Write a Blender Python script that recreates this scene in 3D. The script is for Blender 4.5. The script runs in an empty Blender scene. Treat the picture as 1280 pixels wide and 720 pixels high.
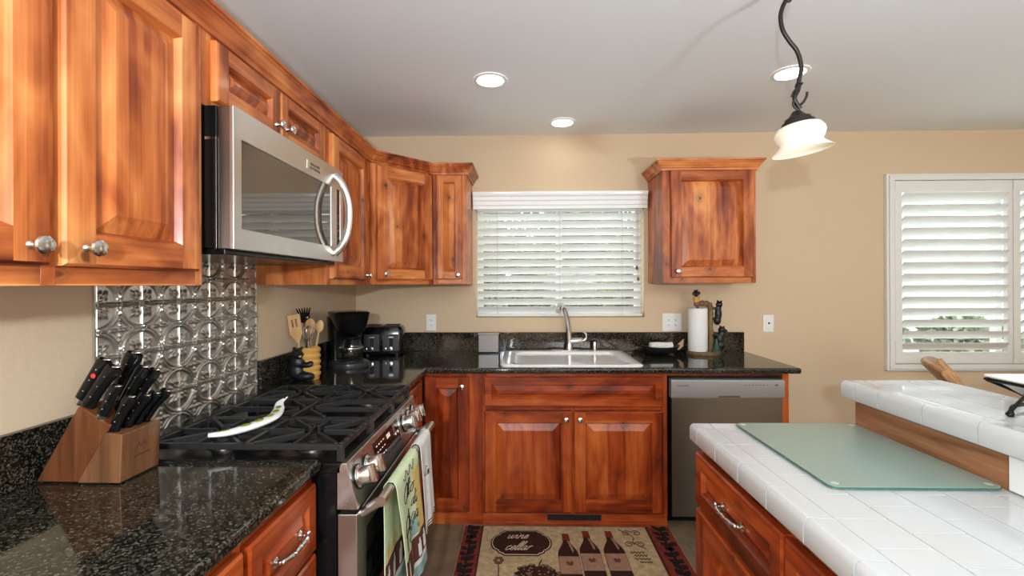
import bpy, bmesh, math, random
from mathutils import Vector, Matrix
from mathutils.noise import noise as pnoise

# ------------------------------------------------------------------ camera, world, lights, exposure
SC = bpy.context.scene
COL = SC.collection
H = 1.31                                   # eye height
cam_d = bpy.data.cameras.new('camera')
cam_d.sensor_width = 36.0
cam_d.lens = 36.0 * 568.9 / 1280
cam_d.shift_y = -5 / 1280
cam_d.clip_start = 0.02
cam = bpy.data.objects.new('camera', cam_d)
COL.objects.link(cam)
PHI, ROLL = math.radians(1.35), math.radians(0.2)
cam.matrix_world = Matrix.Translation((0, 0, H)) @ Matrix.Rotation(PHI, 4, 'Z') @ Matrix.Rotation(math.pi / 2, 4, 'X') @ Matrix.Rotation(-ROLL, 4, 'Z')
SC.camera = cam

SC.view_settings.view_transform = 'Standard'
SC.view_settings.look = 'None'
SC.view_settings.gamma = 1.0
SC.view_settings.use_curve_mapping = False
SC.view_settings.exposure = 0.0
try:
    SC.cycles.max_bounces = 10
    SC.cycles.caustics_reflective = False
    SC.cycles.caustics_refractive = False
    SC.cycles.sample_clamp_indirect = 6.0
except Exception:
    pass

SKY_STRENGTH = 5.0
LENS_STRENGTH = 14.0
FLASH_POWER = 118.0
ROOM_POWER = 65.0
BOUNCE_POWER = 180.0
PENDANT_STRENGTH = 4.5

w = bpy.data.worlds.new('overcast_sky')
SC.world = w
w.use_nodes = True
_n, _l = w.node_tree.nodes, w.node_tree.links
_n.clear()
_o = _n.new('ShaderNodeOutputWorld')
_b = _n.new('ShaderNodeBackground')
_b.inputs[0].default_value = (0.86, 0.94, 1.0, 1)
_b.inputs[1].default_value = SKY_STRENGTH
_l.new(_b.outputs[0], _o.inputs[0])

# the photographer's flash head, just above and behind the lens (it throws the pendant's shadow on the far wall)
fl = bpy.data.lights.new('camera_flash', 'POINT')
fl.energy = FLASH_POWER
fl.shadow_soft_size = 0.025
fl.color = (0.79, 0.90, 1.0)
flo = bpy.data.objects.new('camera_flash', fl)
flo.location = (-0.22, -0.55, 1.47)
COL.objects.link(flo)
# added soft fill light behind the camera, stands for no real lamp
f2 = bpy.data.lights.new('room_fill', 'POINT')
f2.energy = ROOM_POWER
f2.shadow_soft_size = 0.5
f2.color = (0.79, 0.90, 1.0)
f2o = bpy.data.objects.new('room_fill', f2)
f2o.location = (0.9, -2.3, 1.25)
COL.objects.link(f2o)
# added upward fill that brightens the ceiling, no such fixture in the room
f3 = bpy.data.lights.new('ceiling_fill', 'AREA')
f3.shape = 'DISK'; f3.size = 0.5
f3.energy = BOUNCE_POWER
f3.color = (0.79, 0.90, 1.0)
f3o = bpy.data.objects.new('ceiling_fill', f3)
f3o.location = (1.9, -1.7, 0.75)
f3o.rotation_euler = (math.radians(180), 0, 0)
COL.objects.link(f3o)

# ------------------------------------------------------------------ mesh helpers
class MB:
    def __init__(s):
        s.v, s.f, s.m, s.M = [], [], [], Matrix.Identity(4)

    def vert(s, p):
        s.v.append(tuple(s.M @ Vector(p)))
        return len(s.v) - 1

    def face(s, idx, m=0):
        s.f.append(tuple(idx)); s.m.append(m)

    def poly(s, pts, m=0):
        s.face([s.vert(p) for p in pts], m)

    def box(s, a, b, m=0):
        x0, y0, z0 = a; x1, y1, z1 = b
        i = [s.vert(p) for p in ((x0, y0, z0), (x1, y0, z0), (x1, y1, z0), (x0, y1, z0), (x0, y0, z1), (x1, y0, z1), (x1, y1, z1), (x0, y1, z1))]
        for q in ((0, 3, 2, 1), (4, 5, 6, 7), (0, 1, 5, 4), (1, 2, 6, 5), (2, 3, 7, 6), (3, 0, 4, 7)):
            s.face([i[k] for k in q], m)

    def rings(s, rings, m=0, closed=True, cap=True, loop=False):
        ids = [[s.vert(p) for p in r] for r in rings]
        n = len(ids[0])
        pairs = list(zip(ids[:-1], ids[1:]))
        if loop:
            pairs.append((ids[-1], ids[0]))
        for a, b in pairs:
            for k in range(n if closed else n - 1):
                k2 = (k + 1) % n
                s.face((a[k], a[k2], b[k2], b[k]), m)
        if cap and closed and not loop:
            s.face(list(reversed(ids[0])), m)
            s.face(ids[-1], m)

    def prism(s, pts, axis, lo, hi, m=0):
        """pts 2-D; axis 'x','y','z' is the extrusion axis"""
        def P(p, t):
            return {'z': (p[0], p[1], t), 'y': (p[0], t, p[1]), 'x': (t, p[0], p[1])}[axis]
        s.rings([[P(p, lo) for p in pts], [P(p, hi) for p in pts]], m)

    def lathe(s, prof, n=24, c=(0, 0, 0), m=0, cap=True, sx=1, sy=1):
        s.rings([[(c[0] + r * sx * math.cos(2 * math.pi * k / n), c[1] + r * sy * math.sin(2 * math.pi * k / n), c[2] + z) for k in range(n)] for r, z in prof], m, cap=cap)

    def tube(s, path, r, n=8, m=0, cap=True, loop=False, flat=1.0):
        P = [Vector(p) for p in path]
        R = r if isinstance(r, (list, tuple)) else [r] * len(P)
        rings = []
        up = None
        for i, p in enumerate(P):
            if loop:
                t = P[(i + 1) % len(P)] - P[i - 1]
            else:
                t = P[min(i + 1, len(P) - 1)] - P[max(i - 1, 0)]
            t.normalize()
            if up is None:
                up = Vector((0, 0, 1)) if abs(t.z) < 0.9 else Vector((0, 1, 0))
            a = t.cross(up)
            if a.length < 1e-5:
                a = t.cross(Vector((1, 0.3, 0)))
            a.normalize()
            b = a.cross(t).normalized()
            up = b
            rings.append([tuple(p + (a * math.cos(2 * math.pi * k / n) + b * flat * math.sin(2 * math.pi * k / n)) * R[i]) for k in range(n)])
        s.rings(rings, m, cap=cap, loop=loop)

    def ball(s, c, r, m=0, n=16, k=10, rot=None):
        rx, ry, rz = r if isinstance(r, (list, tuple)) else (r, r, r)
        rr = []
        for j in range(k + 1):
            t = math.pi * j / k
            st = max(math.sin(t), 0.02)
            ring = []
            for i in range(n):
                p = Vector((rx * st * math.cos(2 * math.pi * i / n), ry * st * math.sin(2 * math.pi * i / n), -rz * math.cos(t)))
                if rot is not None:
                    p = rot @ p
                ring.append(tuple(p + Vector(c)))
            rr.append(ring)
        s.rings(rr, m)

    def build(s, name, mats, parent=None, bevel=0.0, seg=2, angle=40, loc=None, rotz=0, smooth=True):
        me = bpy.data.meshes.new(name)
        me.from_pydata(s.v, [], s.f)
        mats = mats if isinstance(mats, (list, tuple)) else [mats]
        for mt in mats:
            me.materials.append(mt)
        me.polygons.foreach_set('material_index', s.m)
        bm = bmesh.new(); bm.from_mesh(me)
        bmesh.ops.recalc_face_normals(bm, faces=bm.faces)
        bm.to_mesh(me); bm.free()
        if smooth:
            me.polygons.foreach_set('use_smooth', [True] * len(me.polygons))
            try:
                me.set_sharp_from_angle(angle=math.radians(angle))
            except Exception:
                pass
        o = bpy.data.objects.new(name, me)
        COL.objects.link(o)
        if parent is not None:
            o.parent = parent
        if loc is not None:
            o.location = loc
        o.rotation_euler.z = rotz
        if bevel > 0:
            md = o.modifiers.new('bevel', 'BEVEL')
            md.width = bevel; md.segments = seg; md.limit_method = 'ANGLE'; md.angle_limit = math.radians(35)
            md.harden_normals = True
        return o


def build_each(mb, name, mats, parent, **kw):
    """one object per connected piece"""
    par = list(range(len(mb.v)))
    def find(a):
        while par[a] != a:
            par[a] = par[par[a]]; a = par[a]
        return a
    for f in mb.f:
        for q in f[1:]:
            par[find(q)] = find(f[0])
    groups = {}
    for f, m_ in zip(mb.f, mb.m):
        groups.setdefault(find(f[0]), []).append((f, m_))
    for fs in groups.values():
        ids = sorted({q for f, _ in fs for q in f})
        mp = {q: k for k, q in enumerate(ids)}
        nb = MB(); nb.v = [mb.v[q] for q in ids]
        nb.f = [tuple(mp[q] for q in f) for f, _ in fs]; nb.m = [m_ for _, m_ in fs]
        nb.build(name, mats, parent, **kw)


def thing(name, label, cat, loc=(0, 0, 0), rotz=0.0, group=None):
    o = bpy.data.objects.new(name, None)
    o.empty_display_size = 0.05
    COL.objects.link(o)
    o.location = loc
    o.rotation_euler.z = rotz
    o['label'] = label; o['category'] = cat
    if group:
        o['group'] = group
    return o


def tag(o, label, cat, group=None, kind=None):
    o['label'] = label; o['category'] = cat
    if group:
        o['group'] = group
    if kind:
        o['kind'] = kind
    return o


def struct(o):
    o['kind'] = 'structure'
    return o


def copy_tree(o, parent=None):
    c = o.copy()
    COL.objects.link(c)
    if parent is not None:
        c.parent = parent
        c.matrix_parent_inverse = o.matrix_parent_inverse.copy()
    for ch in [q for q in bpy.data.objects if q.parent is o]:
        copy_tree(ch, c)
    return c


def spline(pts, n=6):
    P = [Vector(p) for p in pts]
    out = []
    for i in range(len(P) - 1):
        p0 = P[i - 1] if i else P[0] * 2 - P[1]
        p1, p2 = P[i], P[i + 1]
        p3 = P[i + 2] if i + 2 < len(P) else P[-1] * 2 - P[-2]
        for k in range(n):
            t = k / n
            out.append(0.5 * ((2 * p1) + (p2 - p0) * t + (2 * p0 - 5 * p1 + 4 * p2 - p3) * t * t + (3 * p1 - p0 - 3 * p2 + p3) * t ** 3))
    out.append(P[-1])
    return out


def gridslab(mb, xs, ys, z0, z1, solid, m=0):
    ids = {}
    def V(i, j, z):
        k = (i, j, z)
        if k not in ids:
            ids[k] = mb.vert((xs[i], ys[j], z0 if z == 0 else z1))
        return ids[k]
    nx, ny = len(xs) - 1, len(ys) - 1
    S = lambda i, j: 0 <= i < nx and 0 <= j < ny and solid(i, j)
    for i in range(nx):
        for j in range(ny):
            if not S(i, j):
                continue
            mb.face((V(i, j, 1), V(i + 1, j, 1), V(i + 1, j + 1, 1), V(i, j + 1, 1)), m)
            mb.face((V(i, j, 0), V(i, j + 1, 0), V(i + 1, j + 1, 0), V(i + 1, j, 0)), m)
            if not S(i - 1, j): mb.face((V(i, j, 0), V(i, j, 1), V(i, j + 1, 1), V(i, j + 1, 0)), m)
            if not S(i + 1, j): mb.face((V(i + 1, j, 0), V(i + 1, j + 1, 0), V(i + 1, j + 1, 1), V(i + 1, j, 1)), m)
            if not S(i, j - 1): mb.face((V(i, j, 0), V(i + 1, j, 0), V(i + 1, j, 1), V(i, j, 1)), m)
            if not S(i, j + 1): mb.face((V(i, j + 1, 0), V(i, j + 1, 1), V(i + 1, j + 1, 1), V(i + 1, j + 1, 0)), m)


# cursive stroke letters (x-height 1, ascenders 2)
GLYPH = {
    'w': ([[(0, .95), (.06, .3), (.2, 0), (.42, .25), (.55, .95)], [(.55, .95), (.58, .3), (.72, 0), (.95, .35), (1.02, .95), (1.2, .85)]], 1.25),
    'i': ([[(0, .9), (.03, .25), (.18, 0), (.4, .35)], [(.1, 1.35), (.16, 1.45)]], .42),
    'n': ([[(0, .95), (.04, 0)], [(.04, .5), (.28, .95), (.48, .85), (.48, .2), (.62, 0), (.8, .35)]], .82),
    'e': ([[(0, .35), (.38, .55), (.45, .85), (.25, 1), (.03, .6), (.1, .1), (.33, 0), (.6, .35)]], .62),
    'c': ([[(.48, .8), (.3, 1), (.04, .6), (.1, .1), (.33, 0), (.6, .35)]], .62),
    'l': ([[(0, .3), (.3, 1.2), (.36, 1.95), (.22, 2.1), (.08, 1.5), (.06, .3), (.18, 0), (.42, .35)]], .44),
    'a': ([[(.5, .85), (.26, 1), (.03, .5), (.14, 0), (.38, .25), (.52, .95)], [(.52, .95), (.48, .2), (.6, 0), (.8, .35)]], .82),
    'r': ([[(0, .95), (.05, 0)], [(.05, .5), (.22, .95), (.48, .9)]], .55),
    'o': ([[(.3, 1), (.05, .7), (.05, .25), (.28, 0), (.5, .35), (.5, .75), (.3, 1), (.55, .9), (.72, .95)]], .7),
    'v': ([[(0, .95), (.18, 0), (.42, .6), (.5, 1), (.68, .9)]], .7),
    'd': ([[(.5, .85), (.26, 1), (.03, .5), (.14, 0), (.38, .25), (.62, 2.05)], [(.6, 1.9), (.5, .25), (.62, 0), (.8, .35)]], .85),
    'O': ([[(.75, 1.9), (.3, 1.75), (.02, 1), (.2, .15), (.65, 0), (1.1, .5), (1.15, 1.35), (.85, 1.95), (.45, 1.85), (.3, 1.5)]], 1.3),
    'E': ([[(.7, 1.7), (.4, 2), (.15, 1.6), (.4, 1.1), (.05, .6), (.3, 0), (.8, .3)]], .9),
    's': ([[(0, .3), (.35, 1), (.4, .4), (.15, 0)]], .55),
    't': ([[(.2, 1.7), (.1, .3), (.25, 0), (.45, .35)], [(-.05, 1.1), (.45, 1.15)]], .48),
    'B': ([[(.1, 2), (.1, 0)], [(.1, 1.95), (.6, 1.9), (.6, 1.2), (.15, 1.05), (.75, .8), (.6, .1), (.1, 0)]], .95),
    ' ': ([], .6),
}


def script(mb, text, place, size, r, m=0, slant=.3):
    u = 0.0
    for ch in text:
        g, adv = GLYPH[ch]
        for st in g:
            pts = [(a[0], a[1], 0) for a in spline([(x, y, 0) for x, y in st], 4)]
            mb.tube([place((u + x + slant * y) * size, y * size) for x, y, _ in pts], r, 5, m)
        u += adv


def print_text(name, body, mat, parent, loc, rot, size, align='LEFT', ext=.0003):
    cu = bpy.data.curves.new(name, 'FONT')
    cu.body = body; cu.size = size; cu.extrude = ext; cu.align_x = align; cu.align_y = 'CENTER'
    cu.materials.append(mat)
    tmp = bpy.data.objects.new(name, cu)
    COL.objects.link(tmp)
    bpy.context.view_layer.update()
    me = bpy.data.meshes.new_from_object(tmp.evaluated_get(bpy.context.evaluated_depsgraph_get()))
    bpy.data.objects.remove(tmp)
    o = bpy.data.objects.new(name, me)
    COL.objects.link(o)
    o.location = loc; o.rotation_euler = rot
    o.parent = parent
    return o


# ------------------------------------------------------------------ materials
def principled(name, col=(.5, .5, .5), rough=.5, metal=0.0, spec=.5, trans=0.0, ior=1.45, coat=0.0, emit=None, es=0.0, sheen=0.0):
    m = bpy.data.materials.new(name)
    m.use_nodes = True
    b = m.node_tree.nodes['Principled BSDF']
    I = b.inputs
    I['Base Color'].default_value = (*col, 1)
    I['Roughness'].default_value = rough
    I['Metallic'].default_value = metal
    I['Specular IOR Level'].default_value = spec
    I['Transmission Weight'].default_value = trans
    I['IOR'].default_value = ior
    I['Coat Weight'].default_value = coat
    I['Coat Roughness'].default_value = .08
    if sheen:
        I['Sheen Weight'].default_value = sheen
    if emit:
        I['Emission Color'].default_value = (*emit, 1)
        I['Emission Strength'].default_value = es
    return m


class NT:
    def __init__(s, m):
        s.t = m.node_tree; s.b = s.t.nodes['Principled BSDF']

    def n(s, typ, **kw):
        q = s.t.nodes.new(typ)
        for k, v in kw.items():
            setattr(q, k, v)
        return q

    def L(s, a, b):
        s.t.links.new(a, b)

    def math(s, op, a, b=None, clamp=False):
        q = s.n('ShaderNodeMath', operation=op, use_clamp=clamp)
        for i, x in enumerate((a, b)):
            if x is None:
                continue
            if isinstance(x, (int, float)):
                q.inputs[i].default_value = x
            else:
                s.L(x, q.inputs[i])
        return q.outputs[0]

    def ramp(s, fac, stops, interp='LINEAR'):
        q = s.n('ShaderNodeValToRGB')
        q.color_ramp.interpolation = interp
        e = q.color_ramp.elements
        while len(e) < len(stops):
            e.new(0.5)
        for i, (p, c) in enumerate(stops):
            e[i].position = p
            e[i].color = (*c, 1) if len(c) == 3 else c
        s.L(fac, q.inputs[0])
        return q.outputs[0]

    def coords(s, scale=(1, 1, 1), random=True):
        tc = s.n('ShaderNodeTexCoord')
        out = tc.outputs['Object']
        if random:
            oi = s.n('ShaderNodeObjectInfo')
            cm = s.n('ShaderNodeCombineXYZ')
            for k, f in enumerate((37.0, 11.3, 23.7)):
                s.L(s.math('MULTIPLY', oi.outputs['Random'], f), cm.inputs[k])
            va = s.n('ShaderNodeVectorMath', operation='ADD')
            s.L(out, va.inputs[0]); s.L(cm.outputs[0], va.inputs[1])
            out = va.outputs[0]
        mp = s.n('ShaderNodeMapping')
        mp.inputs['Scale'].default_value = scale
        s.L(out, mp.inputs['Vector'])
        return mp.outputs[0]

    def noise(s, vec, scale, detail=3, rough=.5, dist=0.0):
        q = s.n('ShaderNodeTexNoise')
        q.inputs['Scale'].default_value = scale; q.inputs['Detail'].default_value = detail
        q.inputs['Roughness'].default_value = rough; q.inputs['Distortion'].default_value = dist
        s.L(vec, q.inputs['Vector'])
        return q.outputs['Fac']

    def bump(s, h, strength=.2, dist=.01):
        q = s.n('ShaderNodeBump')
        q.inputs['Strength'].default_value = strength; q.inputs['Distance'].default_value = dist
        s.L(h, q.inputs['Height']); s.L(q.outputs[0], s.b.inputs['Normal'])


def alder(name, axis, stops, knots=True, rough=.33, coat=.12):
    m = principled(name, (.35, .1, .03), rough, coat=coat)
    m.node_tree.nodes['Principled BSDF'].inputs['Specular IOR Level'].default_value = .4
    T = NT(m)
    def sc(f):
        v = [1, 1, 1]; v['XYZ'.index(axis)] = f
        return tuple(v)
    q = T.coords(sc(.22))
    n1 = T.noise(q, 6.5, 3, .55, 1.2)
    n2 = T.noise(T.coords(sc(.02)), 130, 3, .6)
    n3 = T.noise(T.coords(sc(.45)), 9, 2, .5, 1.5)
    wv = T.n('ShaderNodeTexWave', wave_type='BANDS', bands_direction={'X': 'Z', 'Y': 'X', 'Z': 'X'}[axis])
    wv.inputs['Scale'].default_value = 7; wv.inputs['Distortion'].default_value = 11
    wv.inputs['Detail'].default_value = 2.5; wv.inputs['Detail Scale'].default_value = .9
    T.L(q, wv.inputs['Vector'])
    # glued-up staves
    sx = T.n('ShaderNodeSeparateXYZ'); T.L(T.coords(), sx.inputs[0])
    cr = sx.outputs[{'X': 'Z', 'Y': 'X', 'Z': 'X'}[axis]]
    wn = T.n('ShaderNodeTexWhiteNoise', noise_dimensions='1D')
    T.L(T.math('FLOOR', T.math('MULTIPLY', cr, 10.5)), wn.inputs['W'])
    f = T.math('ADD', T.math('ADD', T.math('ADD', T.math('MULTIPLY', n1, .72), T.math('MULTIPLY', n3, .36)), -.17), T.math('MULTIPLY', wv.outputs['Fac'], .05))
    f = T.math('ADD', f, T.math('MULTIPLY', n2, .22))
    f = T.math('ADD', f, .02)
    f = T.math('ADD', f, T.math('MULTIPLY', T.math('SUBTRACT', wn.outputs['Value'], .5), .17))
    col = T.ramp(f, stops)
    if knots:
        vo = T.n('ShaderNodeTexVoronoi', voronoi_dimensions='2D'); vo.inputs['Scale'].default_value = 5.6
        wob = T.n('ShaderNodeVectorMath', operation='ADD')
        s3 = T.n('ShaderNodeSeparateXYZ'); T.L(T.coords(), s3.inputs[0])
        c3 = T.n('ShaderNodeCombineXYZ')
        T.L(cr, c3.inputs[0]); T.L(T.math('MULTIPLY', s3.outputs['XYZ'.index(axis)], .62), c3.inputs[1])
        base = c3.outputs[0]
        nz = T.n('ShaderNodeTexNoise'); nz.inputs['Scale'].default_value = 22
        T.L(base, nz.inputs['Vector'])
        ms = T.n('ShaderNodeVectorMath', operation='SCALE'); ms.inputs['Scale'].default_value = .035
        T.L(nz.outputs['Color'], ms.inputs[0])
        T.L(base, wob.inputs[0]); T.L(ms.outputs[0], wob.inputs[1])
        T.L(wob.outputs[0], vo.inputs['Vector'])
        sep = T.n('ShaderNodeSeparateColor'); T.L(vo.outputs['Color'], sep.inputs[0])
        on = T.math('GREATER_THAN', sep.outputs[0], .42)
        kn = T.ramp(vo.outputs['Distance'], [(0.0, (1, 1, 1)), (.03, (.9,) * 3), (.05, (.3,) * 3), (.07, (.5,) * 3), (.11, (.22,) * 3), (.22, (0, 0, 0))])
        kf = T.math('MULTIPLY', kn, T.math('MULTIPLY', on, .85))
        mx = T.n('ShaderNodeMix', data_type='RGBA')
        T.L(kf, mx.inputs[0]); T.L(col, mx.inputs[6]); mx.inputs[7].default_value = (.05, .011, .004, 1)
        col = mx.outputs[2]
    T.L(col, T.b.inputs['Base Color'])
    T.bump(n2, .06, .002)
    return m


M = {}
ALD = [(.28, (.10, .017, .005)), (.42, (.27, .053, .013)), (.55, (.50, .136, .034)), (.74, (.76, .30, .09))]
RED_ALD = [(.26, (.075, .009, .0025)), (.42, (.18, .023, .0045)), (.56, (.33, .050, .009)), (.78, (.52, .125, .024))]  # darker, redder ramp for the base and island cabinets
M['wv'] = alder('alder_grain_upright', 'Z', ALD)
M['wh'] = alder('alder_grain_across', 'X', ALD)
M['wy'] = alder('alder_grain_lengthwise', 'Y', ALD, knots=False)
M['cv'] = alder('red_alder_upright', 'Z', RED_ALD)
M['ch'] = alder('red_alder_across', 'X', RED_ALD)
WOOD = [M['wv'], M['wh']]

def paint(name, col, rough, bumpy, bscale=45):
    m = principled(name, col, rough, spec=.3)
    T = NT(m)
    T.bump(T.noise(T.coords(random=False), bscale, 4), bumpy, .01)
    return m

M['wall'] = paint('beige_wall_paint', (.66, .503, .34), .75, .12)
M['ceil'] = paint('white_ceiling_paint', (.86, .865, .865), .55, .1, 12)
M['white'] = principled('white_paint', (.78, .77, .74), .35)
M['whitegloss'] = principled('white_enamel', (.9, .9, .88), .1, coat=.4)
M['slat'] = principled('white_blind_slat', (.8, .8, .77), .4)
M['plate'] = principled('white_plastic', (.82, .81, .78), .35)
M['cord'] = principled('blind_cord', (.45, .43, .38), .8)

m = principled('dark_granite', (.02, .02, .018), .07, spec=.6)
T = NT(m)
v = T.coords((1, 1, 1), False)
vo = T.n('ShaderNodeTexVoronoi'); vo.inputs['Scale'].default_value = 270; T.L(v, vo.inputs['Vector'])
sp = T.n('ShaderNodeSeparateColor'); T.L(vo.outputs['Color'], sp.inputs[0])
cl = T.noise(v, 22, 3)
ff = T.math('ADD', T.math('ADD', T.math('MULTIPLY', sp.outputs[0], .74), .055), T.math('MULTIPLY', cl, .2))
c = T.ramp(ff, [(.3, (.003, .0035, .003)), (.50, (.007, .007, .005)), (.62, (.034, .025, .014)), (.74, (.042, .038, .025)), (.86, (.085, .075, .055)), (.98, (.20, .185, .15))])
T.L(c, T.b.inputs['Base Color'])
M['granite'] = m

M['steel'] = principled('brushed_steel', (.60, .58, .55), .3, 1.0)
T = NT(M['steel']); T.bump(T.noise(T.coords((3, 260, 260), False), 1.0, 2), .03, .002)
M['silver'] = principled('silver_panel', (.42, .41, .40), .35, .5)
M['pewter'] = principled('pewter', (.20, .19, .18), .38, .8)
M['steeldark'] = principled('grey_steel', (.26, .235, .21), .30, 1.0)
M['chrome'] = principled('satin_nickel', (.70, .68, .65), .2, 1.0)
M['black'] = principled('black_enamel', (.005, .005, .005), .2, spec=.3)
M['blackplastic'] = principled('black_plastic', (.005, .005, .005), .14, spec=.35)
M['blackmatte'] = principled('black_cast_iron', (.016, .016, .016), .36)
M['blackglass'] = principled('black_glass', (.004, .004, .004), .03, spec=.8)
M['grey'] = principled('dark_grey_plastic', (.035, .035, .038), .28)
M['gap'] = principled('dark_void', (.01, .009, .008), .8)
M['ovenglass'] = principled('dark_oven_glass', (.006, .006, .006), .03, spec=1.0, ior=2.1)
M['mirror'] = principled('dark_reflective_glass', (.16, .14, .12), .03, .75)

m = principled('aged_tin', (.5, .48, .44), .33, .9)
T = NT(m)
c = T.ramp(T.noise(T.coords(random=False), 16, 4), [(.3, (.50, .49, .45)), (.7, (.70, .69, .65))])
T.L(c, T.b.inputs['Base Color'])
M['tin'] = m

M['tile'] = principled('white_glazed_tile', (.57, .575, .57), .06, coat=.2)
M['grout'] = principled('tan_grout', (.22, .18, .14), .95, spec=.1)
m = principled('frosted_green_glass', (.36, .47, .40), .22, trans=.3, ior=1.5)
M['board'] = m
M['boardedge'] = principled('green_glass_edge', (.03, .16, .11), .1, trans=.2)
M['brass'] = principled('pale_bumper', (.42, .5, .40), .4)

m = principled('slate_floor_tile', (.2, .15, .1), .42)
T = NT(m)
v = T.coords((1, 1, 1), False)
br = T.n('ShaderNodeTexBrick', offset=0.5)
br.inputs['Scale'].default_value = 1.0; br.inputs['Brick Width'].default_value = .33; br.inputs['Row Height'].default_value = .33
br.inputs['Mortar Size'].default_value = .005; br.inputs['Mortar'].default_value = (.13, .10, .07, 1)
T.L(v, br.inputs['Vector'])
nn = T.noise(v, 7, 5, .6)
a = T.ramp(nn, [(.3, (.12, .08, .045)), (.55, (.2, .14, .08)), (.75, (.28, .21, .13))])
T.L(a, br.inputs['Color1'])
a2 = T.ramp(nn, [(.3, (.14, .1, .058)), (.7, (.24, .175, .105))])
T.L(a2, br.inputs['Color2'])
T.L(br.outputs['Color'], T.b.inputs['Base Color'])
T.bump(T.math('SUBTRACT', nn, br.outputs['Fac']), .25, .004)
M['floor'] = m

def fabric(name, col, var=.25, scale=400):
    m = principled(name, col, .95, spec=.1)
    T = NT(m)
    n = T.noise(T.coords(random=False), scale, 3, .7)
    n2 = T.noise(T.coords(random=False), 40, 3, .6)
    d = tuple(x * (1 - var * 1.6) for x in col); b = tuple(min(1, x * (1 + var)) for x in col)
    T.L(T.ramp(T.math('ADD', T.math('MULTIPLY', n, .6), T.math('MULTIPLY', n2, .4)), [(.3, d), (.7, b)]), T.b.inputs['Base Color'])
    T.bump(n, .3, .004)
    return m

M['rugtan'] = fabric('rug_tan_pile', (.50, .36, .20), .42)
M['rugred'] = fabric('rug_red_pile', (.19, .033, .02), .3)
M['rugdark'] = fabric('rug_dark_brown_pile', (.045, .018, .013), .3)
M['rugblack'] = fabric('rug_black_pile', (.022, .016, .014), .3)
M['rugpink'] = fabric('rug_rose_pile', (.36, .2, .13), .3)
M['rugmid'] = fabric('rug_brown_pile', (.13, .068, .042), .35)
M['ruglight'] = fabric('rug_cream_pile', (.62, .5, .34), .2)
M['tgreen'] = fabric('towel_pale_green', (.60, .68, .42), .1, 700)
M['tyellow'] = fabric('towel_yellow', (.72, .53, .18), .12, 700)
M['tbrown'] = fabric('towel_brown', (.12, .045, .03), .12, 700)
M['tteal'] = fabric('towel_teal', (.27, .42, .40), .12, 700)
M['twhite'] = fabric('towel_white', (.74, .72, .67), .06, 700)
M['tblack'] = fabric('towel_black_print', (.025, .025, .022), .1)
M['tolive'] = fabric('towel_olive_print', (.14, .2, .05), .1)
M['paper'] = fabric('paper_towel', (.82, .81, .79), .04)

def plainwood(name, c0, c1, axis='Z', rough=.45, coat=.0):
    m = principled(name, c0, rough, coat=coat)
    T = NT(m)
    s = [1, 1, 1]; s['XYZ'.index(axis)] = .06
    n = T.noise(T.coords(tuple(s)), 55, 4, .6, .5)
    T.L(T.ramp(n, [(.3, c0), (.7, c1)]), T.b.inputs['Base Color'])
    return m

M['walnut'] = plainwood('walnut_block', (.085, .026, .009), (.18, .06, .021), 'Z', .32, .2)
M['walnut2'] = plainwood('walnut_block_front', (.10, .042, .018), (.21, .09, .038), 'Z', .32, .2)
M['riser'] = plainwood('brown_riser_board', (.19, .075, .03), (.42, .2, .095), 'Y', .45)
M['beech'] = plainwood('beech', (.52, .30, .12), (.66, .43, .2), 'Z', .5)
M['beech2'] = plainwood('dark_beech', (.4, .2, .075), (.55, .3, .12), 'Z', .5)
M['chair'] = plainwood('oak_chair', (.30, .14, .05), (.5, .26, .105), 'Z', .4, .2)
M['bronze'] = principled('dark_bronze', (.045, .04, .037), .4, .8)
M['bearblack'] = principled('black_resin', (.008, .008, .009), .42)
M['honey'] = principled('honey_resin', (.62, .34, .09), .4)
M['bark'] = plainwood('bark_resin', (.08, .042, .018), (.28, .16, .07), 'Z', .6)
M['pine'] = principled('pine_green_resin', (.03, .1, .05), .6)
M['tan'] = principled('tan_resin', (.5, .3, .16), .5)
M['shade'] = principled('warm_glass_shade', (.93, .86, .72), .25, emit=(1.0, .86, .62), es=.16)
M['bulb'] = principled('pendant_glow', (1, 1, 1), .3, emit=(1, .9, .74), es=PENDANT_STRENGTH)
M['lens'] = principled('downlight_lens', (1, 1, 1), .4, emit=(1.0, .97, .92), es=LENS_STRENGTH)
M['canring'] = principled('downlight_trim', (.85, .84, .82), .4)
M['red'] = principled('red_plastic', (.6, .05, .04), .4)
M['display'] = principled('dark_red_display', (.012, .004, .004), .08)
M['digits'] = principled('display_print', (.75, .72, .68), .5, emit=(.9, .85, .8), es=.35)
M['letter'] = principled('grey_lettering', (.07, .065, .06), .5)
M['glaze'] = principled('white_glaze', (.85, .84, .8), .12, coat=.4)
M['glazegreen'] = principled('olive_glaze', (.22, .24, .02), .2)
M['orange'] = principled('warning_print', (.75, .25, .03), .5)

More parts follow.
